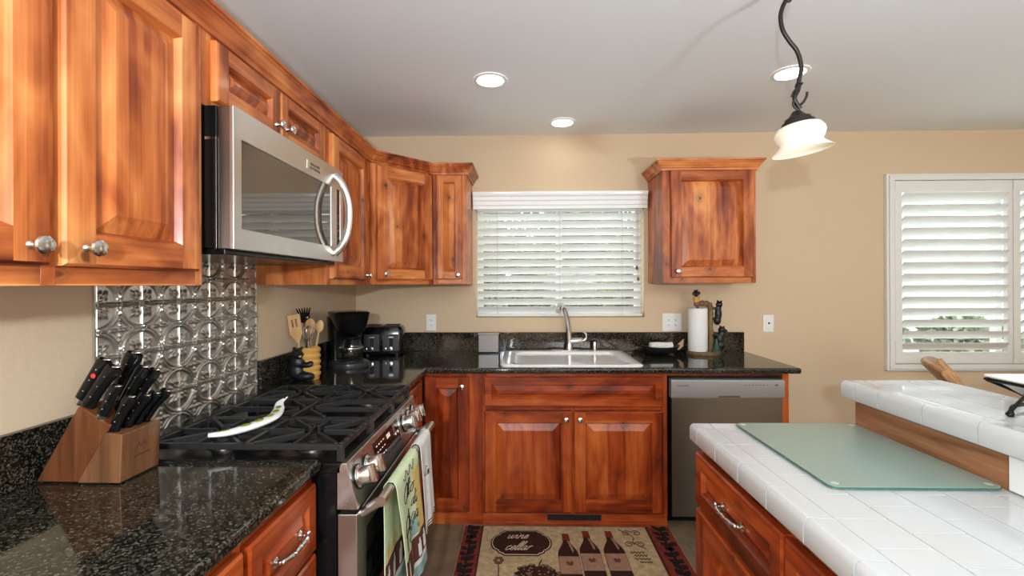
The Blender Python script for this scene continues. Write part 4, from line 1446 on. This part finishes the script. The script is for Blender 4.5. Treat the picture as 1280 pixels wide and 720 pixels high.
# ------------------------------------------------------------------ blinds and shutters
BL = thing('window_blind', 'white wooden slatted blind hanging in the sink window', 'blind', (0, 0, 0))
mb = MB()
vp = [(0, 1.808), (.012, 1.808), (.012, 1.828), (.018, 1.834), (.018, 1.858), (.026, 1.864), (.026, 1.886), (.034, 1.892), (.04, 1.908), (.04, 1.918), (0, 1.918)]
mb.rings([[(-.328, WY - .03 - a, b) for a, b in vp], [(.822, WY - .03 - a, b) for a, b in vp]])
for x0, x1 in ((-.328, -.318), (.812, .822)):
    mb.box((x0, WY - .03, 1.81), (x1, WY, 1.917))
mb.box((-.318, WY - .03, 1.908), (.812, WY, 1.917))
mb.build('valance', M['whitegloss'], BL, angle=25)
mb = MB()
YB = WY + .028
tl = math.radians(46)
n = 13
for k in range(n):
    zc = 1.137 + k * .0523
    pr = []
    for (a, b) in ((-.0282, -.0014), (-.012, .0002), (0, .0008), (.012, .0002), (.0282, -.0014), (.0282, .0016), (.012, .0032), (0, .0038), (-.012, .0032), (-.0282, .0016)):
        # a along the slat (inner edge a<0 is high), b normal
        pr.append((YB + a * math.cos(tl) + b * math.sin(tl), zc - a * math.sin(tl) + b * math.cos(tl)))
    mb.rings([[(SW[0] + .012, p[0], p[1]) for p in pr], [(SW[1] - .012, p[0], p[1]) for p in pr]])
mb.build('slats', M['slat'], BL, angle=50)
mb = MB(); mb.box((SW[0] + .012, YB - .026, 1.092), (SW[1] - .012, YB + .026, 1.108)); mb.build('bottom_rail', M['slat'], BL, bevel=.003)
mb = MB()
for x in (-.17, .25, .665):
    for y in (YB - .027, YB + .027):
        mb.tube([(x, y, 1.10), (x, y, 1.82)], .0009, 5)
mb.build('ladder_cords', M['cord'], BL)
mb = MB(); x = .762
mb.tube([(x, YB - .032, 1.82), (x, YB - .032, 1.42)], .0011, 5); mb.tube([(x + .008, YB - .032, 1.82), (x + .008, YB - .032, 1.345)], .0011, 5)
c_ = mb.build('pull_cord', M['cord'], BL)
mb = MB()
for xx, zz in ((x, 1.41), (x + .008, 1.335)):
    mb.lathe([(.003, .02), (.008, .012), (.009, .004), (.006, -.006), (.001, -.008)], 10, (xx, YB - .032, zz))
build_each(mb, 'tassel', M['bark'], c_)
mb = MB(); mb.box((SW[0] + .008, WY + .004, 1.80), (SW[1] - .008, WY + .055, 1.848)); mb.build('head_rail', M['white'], BL)

# shutter frame + two panels
mb = MB(); x0, x1, z0, z1 = 2.382, 4.05, .733, 2.022
mb.M = Matrix(((1, 0, 0, 0), (0, 0, 1, 0), (0, 1, 0, 0), (0, 0, 0, 1)))
gridslab(mb, [x0, x0 + .045, x1 - .045, x1], [z0, z0 + .045, z1 - .045, z1], WY - .028, WY, lambda i, j: not (i == 1 and j == 1))
gridslab(mb, [x0 + .012, x0 + .045, x1 - .045, x1 - .012], [z0 + .012, z0 + .045, z1 - .045, z1 - .012], WY - .038, WY - .028, lambda i, j: not (i == 1 and j == 1))
struct(mb.build('trim_1', M['white'], bevel=.004))
def shutter(xa, xb, lab):
    t = thing('plantation_shutter', lab, 'shutter', (xa, WY - .02, 0), 0, 'white plantation shutters')
    w_ = xb - xa; za, zb_ = .782, 1.974
    mb = MB()
    mb.M = Matrix(((1, 0, 0, 0), (0, 0, 1, 0), (0, 1, 0, 0), (0, 0, 0, 1)))
    gridslab(mb, [0, .045, w_ - .036, w_], [za, .856, 1.902, zb_], -.014, .014, lambda i, j: not (i == 1 and j == 1))
    mb.build('panel_frame', M['white'], t, bevel=.003)
    mb = MB(); n = 14; pit = (1.902 - .856) / n; tl = math.radians(41)
    for k in range(n):
        zc = .856 + pit * (k + .5)
        pr = []
        for q in range(16):
            a = 2 * math.pi * q / 16
            u_, v_ = .043 * math.cos(a), .0052 * math.sin(a)
            pr.append((u_ * math.cos(tl) + v_ * math.sin(tl), zc - u_ * math.sin(tl) + v_ * math.cos(tl)))
        mb.rings([[(.047, p[0], p[1]) for p in pr], [(w_ - .038, p[0], p[1]) for p in pr]])
    mb.build('louvers', M['slat'], t, angle=50)
    mb = MB()
    for zz in (.93, 1.85):
        mb.box((-.006, -.018, zz), (.004, -.013, zz + .06))
    build_each(mb, 'hinge', M['white'], t)
    return t
shutter(2.43, 3.178, 'white louvered shutter panel at the left of the right-hand window')
shutter(3.184, 4.002, 'white louvered shutter panel cut by the right edge of the photo')

# ------------------------------------------------------------------ island and raised bar
IX, IYF, IYN = .557, 1.455, -.45
ISL = thing('island_cabinet', 'red-brown alder island cabinet under the white tile top', 'cabinet', (IX, 1.44, 0), -R90)
carcass(ISL, 1.85, .07, .808, .478, [(0, .02), (.475, .49), (.94, .96), (1.41, 1.43), (1.83, 1.85)], [(.07, .095), (.615, .63), (.79, .808)])
mb = MB(); mb.box((.0, .05, 0), (1.85, .07, .07), 1); mb.build('toe_board', WOOD, ISL)
door(ISL, .004, .626, .478, .785, pull=(.255, .71), st=.045, drawer=True, rise=.026)
door(ISL, .004, .085, .478, .612, knob=(.44, .57), st=.062)
for a in (.486, .95, 1.42):
    door(ISL, a, .626, a + .45, .785, pull=(a + .225, .71), st=.045, drawer=True, rise=.026)
    door(ISL, a, .085, a + .45, .612, knob=(a + .41, .57), st=.062)

def cap_profile():
    """bullnose V-cap: (out, z) from the inner lip over the nose and down"""
    return [(.058, -.003), (.058, .0), (.030, .0005), (.016, .0035), (.008, .003), (.002, -.004), (0, -.013), (0, -.047), (.003, -.051), (.012, -.051), (.012, -.012)]
def cap_row(mb, p0, p1, ztop, n_in, m=0, g_=.0015, length=.133, start=0.0):
    """row of edge tiles from p0 to p1 (2-D points); n_in = inward unit normal"""
    d = Vector((p1[0] - p0[0], p1[1] - p0[1])); L = d.length; d.normalize()
    s = start
    first = True
    while s < L - .004:
        e = min(s + length, L)
        a, b = max(s, 0) + g_, e - g_
        if b - a > .006:
            rg = []
            for q, sh in ((a, 0), (b, 0)):
                rg.append([(p0[0] + d.x * q + n_in[0] * (o_ + sh), p0[1] + d.y * q + n_in[1] * (o_ + sh), ztop + z_ - sh) for o_, z_ in cap_profile()])
            mb.rings(rg, m)
        s = e
def tile_field(mb, x0, x1, y0, y1, z, cw, rh, stag=True, phase=0.0, g_=.0014):
    i = 0
    x = x0
    while x < x1 - .004:
        xe = min(x + cw, x1)
        y = y1 - phase - (rh * .5 if (stag and i % 2) else 0)
        y_hi = y1
        while y_hi > y0 + .004:
            ylo = max(y, y0)
            if y_hi - ylo > .006:
                a, b = (x + g_, ylo + g_), (xe - g_, y_hi - g_)
                rg = [[(a[0], a[1], z - .006), (b[0], a[1], z - .006), (b[0], b[1], z - .006), (a[0], b[1], z - .006)],
                      [(a[0], a[1], z), (b[0], a[1], z), (b[0], b[1], z), (a[0], b[1], z)]]
                mb.rings(rg, 0)
            y_hi = y if y < y_hi else y_hi - rh
            y = y_hi - rh
        x = xe; i += 1
IT = thing('island_countertop', 'white tiled lower island countertop holding the green glass board', 'countertop', (0, 0, 0))
x0i, yfi, xri = .532, 1.468, 1.043
mb = MB(); mb.box((x0i + .012, IYN + .012, ZC - .05), (xri, yfi - .012, ZC - .0035)); mb.build('grout_bed', M['grout'], IT)
mb = MB()
cap_row(mb, (x0i, yfi - .058), (x0i, IYN), ZC, (1, 0))
cap_row(mb, (x0i + .058, yfi), (xri, yfi), ZC, (0, -1))
cap_row(mb, (xri, IYN), (x0i + .0, IYN), ZC, (0, 1))
# mitred corner piece
rg = []
for o_, z_ in cap_profile():
    rg.append((x0i + o_, yfi - o_, ZC + z_))
pr = cap_profile()
mb.rings([[(x0i + o_, yfi - .0565, ZC + z_) for o_, z_ in pr], [(x0i + o_ + .0, yfi - o_, ZC + z_) for o_, z_ in pr], [(x0i + .0565, yfi - o_, ZC + z_) for o_, z_ in pr]])
mb.build('edge_tiles', M['tile'], IT, angle=45)
mb = MB(); tile_field(mb, x0i + .0585, xri - .002, IYN + .0585, yfi - .0585, ZC, .1005, .0998, True, .0305); mb.build('field_tiles', M['tile'], IT, angle=30)

# bar wall, riser board, bar top
ZB = 1.0
mb = MB(); mb.box((1.058, IYN, 0), (1.24, 1.452, ZB - .056)); tag(mb.build('bar_knee_wall', M['wall'], bevel=.002), 'beige half wall carrying the raised tile bar', 'half wall')
mb = MB(); mb.box((1.043, IYN, ZC + .001), (1.058, 1.455, ZB - .052)); tag(mb.build('riser_board', M['riser'], bevel=.001), 'long brown wood board between the island top and the raised bar', 'board')
BT = thing('raised_bar_top', 'white tiled raised bar top above the brown wood board', 'bar top', (0, 0, 0))
xb0, xb1, yb1 = 1.008, 1.318, 1.468
mb = MB(); mb.box((xb0 + .012, IYN + .012, ZB - .05), (xb1 - .012, yb1 - .012, ZB - .0035)); mb.build('grout_bed', M['grout'], BT)
mb = MB()
cap_row(mb, (xb0, yb1 - .058), (xb0, IYN), ZB, (1, 0), start=-.05, length=.142)
cap_row(mb, (xb1, IYN), (xb1, yb1 - .058), ZB, (-1, 0), length=.142)
cap_row(mb, (xb0 + .058, yb1), (xb1 - .058, yb1), ZB, (0, -1))
mb.rings([[(xb0 + o_, yb1 - .0565, ZB + z_) for o_, z_ in pr], [(xb0 + o_, yb1 - o_, ZB + z_) for o_, z_ in pr], [(xb0 + .0565, yb1 - o_, ZB + z_) for o_, z_ in pr]])
mb.rings([[(xb1 - .0565, yb1 - o_, ZB + z_) for o_, z_ in pr], [(xb1 - o_, yb1 - o_, ZB + z_) for o_, z_ in pr], [(xb1 - o_, yb1 - .0565, ZB + z_) for o_, z_ in pr]])
mb.build('edge_tiles', M['tile'], BT, angle=45)
mb = MB(); tile_field(mb, xb0 + .0585, xb1 - .0585, IYN + .0585, yb1 - .0585, ZB, .097, .0998, True, .03); mb.build('field_tiles', M['tile'], BT, angle=30)
# outlet in the riser
t = thing('riser_outlet', 'white outlet plate set in the brown board at the right edge of the photo', 'outlet', (1.043, .93, .905), -R90)
mb = MB(); mb.box((-.068, -.006, -.04), (.068, 0, .041)); mb.build('cover_plate', M['plate'], t, bevel=.002)
mb = MB(); mb.box((-.033, -.009, -.0165), (.033, -.005, .0165)); o = mb.build('insert', M['whitegloss'], t, bevel=.0015)
mb = MB()
for xx in (-.017, .017):
    for zz in (-.006, .006):
        mb.box((xx - .005, -.0094, zz - .0012), (xx + .005, -.0089, zz + .0012))
mb.build('sockets', M['gap'], o)

# glass cutting board
t = thing('cutting_board', 'frosted green glass cutting board lying on the white island tiles', 'cutting board', (.848, 1.222, ZC + .0042), 0)
mb = MB()
mb.rings([rrect(.184, .226, .02, .0), rrect(.184, .226, .02, .0048)]); o = mb.build('glass_sheet', [M['board']], t, bevel=.0008)
mb = MB()
mb.rings([rrect(.1845, .2265, .02, .0006), rrect(.1845, .2265, .02, .0042)], cap=False); mb.build('polished_edge', M['boardedge'], t)
mb = MB()
for sx in (-1, 1):
    for sy in (-1, 1):
        mb.lathe([(.008, -.0042), (.008, 0), (.008, .0050), (.006, .0052), (.001, .0052)], 14, (sx * .165, sy * .207, 0))
build_each(mb, 'bumper', M['brass'], t)

# wire stand with white dish on the bar
t = thing('wire_stand', 'black wire stand holding a white dish on the raised bar', 'stand', (1.28, 1.09, ZB), 0)
mb = MB()
rim = [(-.09, .11, .062), (-.09, -.11, .062), (.09, -.11, .062), (.09, .11, .062)]
mb.tube([Vector(rim[i]).lerp(Vector(rim[(i + 1) % 4]), k / 6) for i in range(4) for k in range(6)], .004, 8, loop=True)
for sy in (-1, 1):
    mb.tube(spline([(-.165, -.02 + sy * .005, .0055), (-.13, .0, .022), (-.06, .04 * sy, .04), (.02, .09 * sy, .055), (.088, .108 * sy, .062)], 6), .0042, 8)
    mb.tube(spline([(-.088, .108 * sy, .06), (-.02, .1 * sy, .03), (.01, .08 * sy, .007), (.025, .07 * sy, .0055)], 6), .0042, 8)
mb.ball((-.165, -.02, .0068), .006, n=10, k=6)
mb.build('frame', M['black'], t)
mb = MB()
mb.rings([rrect(.05, .07, .02, .030), rrect(.087, .107, .02, .064), rrect(.098, .118, .02, .07), rrect(.098, .118, .02, .073), rrect(.084, .104, .02, .069), rrect(.048, .068, .02, .034)])
tag(mb.build('serving_dish', M['glaze'], loc=(1.28, 1.09, ZB), angle=50), 'white rectangular dish resting in the black wire stand', 'dish')

# ------------------------------------------------------------------ chairs beyond the bar
def chair(loc, rz, lab):
    t = thing('dining_chair', lab, 'chair', loc, rz, 'oak chairs beyond the bar')
    # local: faces +x, back at -x
    mb = MB()
    mb.rings([rrect(.20, .20, .06, .43), rrect(.21, .21, .06, .437), rrect(.21, .21, .06, .452), rrect(.2, .2, .06, .458)]); mb.build('seat', M['chair'], t)
    for sy in (-1, 1):
        mb = MB(); mb.tube([(.17, .17 * sy, .43), (.185, .185 * sy, 0)], [.02, .014], 10); mb.build('leg', M['chair'], t)
        mb = MB(); mb.tube([(-.16, .16 * sy, .43), (-.21, .185 * sy, 0)], [.02, .014], 10); mb.build('leg', M['chair'], t)
        mb = MB()
        P = spline([(-.17, .17 * sy, .455), (-.2, .175 * sy, .62), (-.26, .18 * sy, .8), (-.34, .18 * sy, .92)], 6)
        mb.tube(P, [.019] * len(P), 10); mb.build('back_post', M['chair'], t)
    mb = MB()
    rg = []
    for k in range(13):
        y = -.215 + .43 * k / 12
        bow = -.045 * (1 - (y / .215) ** 2)
        e = 1 - abs(y / .215) ** 6 * .35
        ring = []
        for a, b in ((-.115 * e, -.010), (.055 * e, -.012), (.07 * e, -.006), (.07 * e, .008), (.055 * e, .013), (-.115 * e, .011)):
            dx, dz = -.62, .78
            ring.append((-.315 + bow + a * dx + b * .78, y, .885 + a * dz + b * .62))
        rg.append(ring)
    mb.rings(rg); mb.build('crest_rail', M['chair'], t, bevel=.004)
    for y in (-.09, -.03, .03, .09):
        mb = MB(); mb.tube(spline([(-.18, y, .455), (-.225, y * 1.1, .62), (-.3, y * 1.2, .83)], 5), .0085, 8); mb.build('spindle', M['chair'], t)
    return t
chair((2.23, 1.98, 0), math.radians(-39), 'oak chair whose raked back edge rises behind the far corner of the bar')
chair((2.98, 2.50, 0), math.radians(96), 'oak chair at the right edge of the photo behind the wire stand')

# ------------------------------------------------------------------ rug
RX0, RX1, RY0, RY1 = -.318, .775, 1.78, 2.448
RUG = thing('rug', 'tan wine cellar rug with red leafy borders on the floor before the sink', 'rug', (0, 0, 0))
mb = MB()
mb.box((RX0, RY0, 0), (RX1, RY1, .008), 0)
mb.build('pile', M['rugtan'], RUG, bevel=.003)
def flat(mb, pts, z, m=0, th=.0009):
    mb.rings([[(x, y, z - .0016) for x, y in pts], [(x, y, z + th) for x, y in pts]], m)
mb = MB()
for xa, xb in ((RX0 + .004, RX0 + .105), (RX1 - .13, RX1 - .004)):
    flat(mb, [(xa, RY0 + .004), (xb, RY0 + .004), (xb, RY1 - .003), (xa, RY1 - .003)], .0085)
flat(mb, [(RX0 + .105, RY0 + .004), (RX1 - .13, RY0 + .004), (RX1 - .13, RY0 + .09), (RX0 + .105, RY0 + .09)], .0085)
bo = mb.build('border', M['rugred'], RUG)
mb = MB()
random.seed(11)
for xa, xb in ((RX0 + .01, RX0 + .085), (RX1 - .105, RX1 - .012)):
    y = RY0 + .03
    while y < RY1 - .03:
        xc = (xa + xb) / 2
        for sgn in (-1, 1):
            a0 = random.uniform(.3, 1.1); L = random.uniform(.045, .062); wd = random.uniform(.017, .025)
            dx, dy = sgn * math.sin(a0), math.cos(a0)
            pts = []
            for k in range(7):
                t_ = k / 6; wv_ = wd * math.sin(math.pi * t_) * (1 + .25 * math.sin(t_ * 14))
                pts.append((xc + dx * L * t_ + dy * wv_ * .8, y + dy * L * t_ - dx * wv_ * .8))
            for k in range(5, 0, -1):
                t_ = k / 6; wv_ = wd * math.sin(math.pi * t_)
                pts.append((xc + dx * L * t_ - dy * wv_ * .8, y + dy * L * t_ + dx * wv_ * .8))
            pts = [(min(max(px, xa), xb), py) for px, py in pts]
            flat(mb, pts, .0095)
        flat(mb, [(xc - .006, y - .02), (xc + .006, y - .02), (xc + .005, y + .03), (xc - .005, y + .03)], .0094)
        y += .046
mb.build('leaf_pattern', M['rugblack'], RUG)
mb = MB()
for xa in (RX0 + .097, RX1 - .128):
    flat(mb, [(xa, RY0 + .09), (xa + .008, RY0 + .09), (xa + .008, RY1 - .004), (xa, RY1 - .004)], .0096)
cxp, cyp = -.012, 2.29
def plaque(kx, ky):
    base = [(.085, .112), (.095, .098), (.112, .09), (.118, .072), (.14, .055), (.152, .025), (.154, 0)]
    q = [(x, y) for x, y in base]
    full = q + [(x, -y) for x, y in reversed(q[:-1])] + [(-x, -y) for x, y in q] + [(-x, y) for x, y in reversed(q[:-1])]
    return [(cxp + x * kx, cyp + y * ky) for x, y in full]
flat(mb, plaque(1, 1), .0088)
mb.build('plaque_edge', M['rugdark'], RUG)
mb = MB(); flat(mb, plaque(.955, .94), .0098); mb.build('plaque_line', M['ruglight'], RUG)
mb = MB(); flat(mb, plaque(.93, .90), .0107); mb.build('plaque', M['rugdark'], RUG)
mb = MB()
script(mb, 'wine', lambda a, b: (-.086 + a, 2.322 + b, .0119), .033, .0016, slant=.55)
script(mb, 'cellar', lambda a, b: (-.094 + a, 2.222 + b, .0119), .036, .0016, slant=.55)
mb.build('lettering', M['ruglight'], RUG)
def bottle(x, w_, ytop, flip):
    """bottle lying in the rug plane, neck to +y"""
    hw = w_ / 2
    out = [(.0165, 0), (.0165, -.05), (.018, -.08), (.024, -.10), (.034, -.122), (.043, -.145), (hw * .96, -.165), (hw, -.185), (hw, -.55)]
    pts = [(x + a, ytop + b) for a, b in out] + [(x - a, ytop + b) for a, b in reversed(out)]
    b1 = MB(); flat(b1, pts, .0088); o = b1.build('bottle_picture', M['rugdark'], RUG)
    b2 = MB(); flat(b2, [(x - .0165, ytop - .003), (x + .0165, ytop - .003), (x + .019, ytop - .06), (x - .019, ytop - .06)], .0099); b2.build('capsule', M['rugred'], o)
    b3 = MB(); flat(b3, [(x + .004, ytop - .065), (x + .013, ytop - .07), (x + hw * .6, ytop - .15), (x + hw * .45, ytop - .17)], .0099); b3.build('highlight', M['rugpink'], o)
    b4 = MB(); flat(b4, [(x - hw + .002, ytop - .2), (x + hw - .002, ytop - .2), (x + hw - .002, ytop - .33), (x - hw + .002, ytop - .33)], .0099)
    b4.build('label_patch', M['rugpink'], o)
    b5 = MB(); flat(b5, [(x - .018, ytop - .25), (x - .008, ytop - .235), (x, ytop - .25), (x + .008, ytop - .235), (x + .018, ytop - .25), (x + .01, ytop - .27), (x - .01, ytop - .27)], .0108); b5.build('label_crest', M['rugmid'], o)
bottle(.215, .1, 2.375, 0)
bottle(.322, .1, 2.40, 0)
bottle(.44, .102, 2.402, 0)
mb = MB(); ml = MB(); mm = MB()
random.seed(5)
for k in range(70):
    a = random.random() * 6.28; r_ = math.sqrt(random.random())
    px_, py_ = .06 + .108 * r_ * math.cos(a), 2.02 + .09 * r_ * math.sin(a)
    zt = .0089 + .0006 * k / 70
    (mb if k % 2 else mm).lathe([(.0135, .0055), (.013, zt), (.001, zt + .0001)], 12, (px_, py_, 0))
    ml.lathe([(.0042, .007), (.004, zt + .0004), (.001, zt + .0005)], 8, (px_ - .003, py_ + .004, 0))
mb.tube(spline([(.07, 2.1, .01), (.076, 2.125, .01), (.086, 2.145, .01)], 4), .003, 5)
flat(mb, [(.06 + .1 * math.cos(k * .314) * (1 + .1 * math.sin(k * 2.3)), 2.02 + .085 * math.sin(k * .314) * (1 + .1 * math.sin(k * 2.3))) for k in range(20)], .0085)
gr = mb.build('grapes_picture', M['rugdark'], RUG); ml.build('grape_highlights', M['rugpink'], RUG); mm.build('grapes_picture', M['rugmid'], RUG)
mb = MB()
mb.tube([(-.118, 2.13, .0092), (-.114, 2.06, .0092), (-.112, 1.95, .0092)], .003, 5)
for k in range(6):
    a = k * 1.047
    mb.ball((-.118 + .016 * math.cos(a), 2.142 + .02 * math.sin(a), .0085), (.011, .013, .002), n=10, k=5)
mb.build('flower_picture', M['rugmid'], RUG)
mb = MB()
def spiral(cx, cy, s, r0=.026):
    return [(cx + s * r0 * (1 - k / 26) * math.cos(k * .45), cy + r0 * (1 - k / 26) * math.sin(k * .45), .0092) for k in range(20)]
for cx, cy in ((.535, 2.385), (.585, 2.385), (.527, 2.283), (.58, 2.283)):
    mb.tube(spiral(cx, cy, 1 if cx < .55 else -1), .0022, 5)
mb.tube(spline([(.5, 2.42, .0092), (.56, 2.35, .0092), (.55, 2.3, .0092), (.6, 2.245, .0092)], 5), .0022, 5)
for k, (xa, xb) in enumerate(((.515, .585), (.53, .59), (.525, .6), (.545, .6))):
    yy = 2.215 - k * .026
    mb.tube([(xa + (xb - xa) * q / 14, yy + .006 * math.sin(q * 1.9), .0092) for q in range(15)], .0026, 5)
mb.build('scroll_pattern', M['rugmid'], RUG)

# ------------------------------------------------------------------ lamps
def downlight(x, y, lab):
    t = thing('recessed_light', lab, 'ceiling light', (x, y, CZ), 0, 'round recessed ceiling lights')
    mb = MB(); mb.lathe([(.083, -.001), (.083, -.004), (.068, -.007), (.064, -.004), (.064, -.001)], 36, cap=False); mb.build('trim_ring', M['canring'], t)
    mb = MB(); mb.lathe([(.0645, -.0012), (.0645, -.0036), (.001, -.0042)], 32); mb.build('lens', M['lens'], t)
downlight(-.155, 2.227, 'round recessed ceiling light above the middle of the room, left of the other two')
downlight(.249, 2.826, 'round recessed ceiling light closest to the back wall above the sink')
downlight(1.276, 2.196, 'round recessed ceiling light seen behind the pendant stem')

PN = thing('pendant_light', 'bronze pendant lamp with a cream bell glass shade hanging over the bar', 'pendant lamp', (.895, 1.5, 0), 0)
tilt = Matrix.Translation((.0, 0, 1.838)) @ Matrix.Rotation(math.radians(-8), 4, 'Y') @ Matrix.Translation((0, 0, -1.838))
mb = MB(); mb.M = tilt
mb.lathe([(.012, 1.868), (.02, 1.858), (.028, 1.848), (.036, 1.846), (.04, 1.836), (.046, 1.834), (.05, 1.822), (.046, 1.818)], 28); mb.build('cap', M['bronze'], PN)
mb = MB(); mb.M = tilt
mb.lathe([(.044, 1.826), (.062, 1.818), (.072, 1.803), (.074, 1.79), (.068, 1.774), (.061, 1.766), (.066, 1.756), (.08, 1.744), (.089, 1.736), (.0865, 1.7355), (.078, 1.743), (.064, 1.755), (.059, 1.766), (.066, 1.775), (.0715, 1.79), (.0695, 1.802), (.06, 1.815), (.044, 1.822)], 40, cap=False); mb.build('glass_shade', M['shade'], PN)
mb = MB(); mb.M = tilt; mb.ball((0, 0, 1.785), (.026, .026, .03)); mb.build('bulb', M['bulb'], PN)
mb = MB()
S = lambda l: [(a, 0, b) for a, b in l]
mb.tube(spline(S([(.008, 1.875), (-.004, 1.895), (-.01, 1.912), (0.0, 1.945), (.006, 1.975), (.012, 2.01), (.0, 2.06), (-.025, 2.095), (-.046, 2.13), (-.054, 2.17), (-.048, 2.205), (-.03, 2.245), (-.022, 2.285), (-.02, 2.305)]), 6), .0068, 10)
mb.build('stem', M['bronze'], PN)
mb = MB()
mb.tube(spline(S([(.006, 1.868), (-.012, 1.885), (-.012, 1.905), (.004, 1.935), (.008, 1.96)]), 5), .004, 8)
mb.tube(spline(S([(.0, 1.885), (.016, 1.895), (.028, 1.915), (.03, 1.93)]), 5), .004, 8)
mb.tube(spline([(.0, -.006, 1.945), (-.016, -.008, 1.93), (-.024, -.008, 1.912)], 5), .0035, 8)
mb.tube([(0, -.007, 1.955), (.012, -.004, 1.957), (.012, .006, 1.953), (-.003, .007, 1.95), (-.005, -.004, 1.956)], .0035, 6)
mb.tube(spline(S([(-.04, 2.235), (-.026, 2.225), (-.018, 2.24), (-.024, 2.26)]), 5), .004, 8)
mb.build('hooks', M['bronze'], PN)
mb = MB(); mb.lathe([(.055, CZ - .001), (.055, CZ - .012), (.03, CZ - .022), (.008, CZ - .024)], 28, (-.02, 0, 0)); mb.build('canopy', M['bronze'], PN)

# ------------------------------------------------------------------ outside the windows
mb = MB(); mb.box((-6, WY + .16, -.3), (12, 14, -.25)); o = struct(mb.build('ground', M['ground'], smooth=False))
random.seed(21)
def shrub(x, y, r, h, lab):
    t = thing('shrub', lab, 'shrub', (x, y, -.25), 0, 'garden shrubs outside the windows')
    mb = MB()
    for k in range(2600):
        a, c_, rr = random.random() * 6.28, random.uniform(-1, 1), random.random() ** .4
        s_ = math.sqrt(1 - c_ * c_)
        p = Vector((r * rr * s_ * math.cos(a), r * rr * s_ * math.sin(a), h * .52 + h * .46 * rr * c_))
        u_ = Vector((random.gauss(0, 1), random.gauss(0, 1), random.gauss(0, 1))).normalized() * .08
        v_ = u_.cross(Vector((random.gauss(0, 1), random.gauss(0, 1), random.gauss(0, 1)))).normalized() * .04
        mb.poly([p - u_, p + v_, p + u_, p - v_])
    mb.build('foliage', M['leaf'], t, smooth=False)
    mb = MB(); mb.tube([(0, 0, 0), (.03, 0, h * .4), (0, .03, h * .7)], [.05, .04, .02], 8); mb.build('stem', M['bark'], t)
for k, (x, y, r, h) in enumerate(((-.85, 6.9, .76, 3.6), (.75, 7.0, .76, 3.3), (2.35, 6.9, .76, 3.5), (-.1, 8.7, .8, 3.7), (1.6, 8.7, .8, 3.6), (3.2, 8.7, .75, 3.3), (6.0, 8.3, .7, 1.2), (7.8, 8.2, .7, 1.0))):
    shrub(x, y, r, h, ['leafy shrub outside the sink window', 'leafy shrub outside the shuttered window'][k > 5])
mb = MB(); mb.box((-6, 9.6, -.25), (12, 9.68, 2.0))
struct(mb.build('wall_garden', M['ground'], smooth=False))
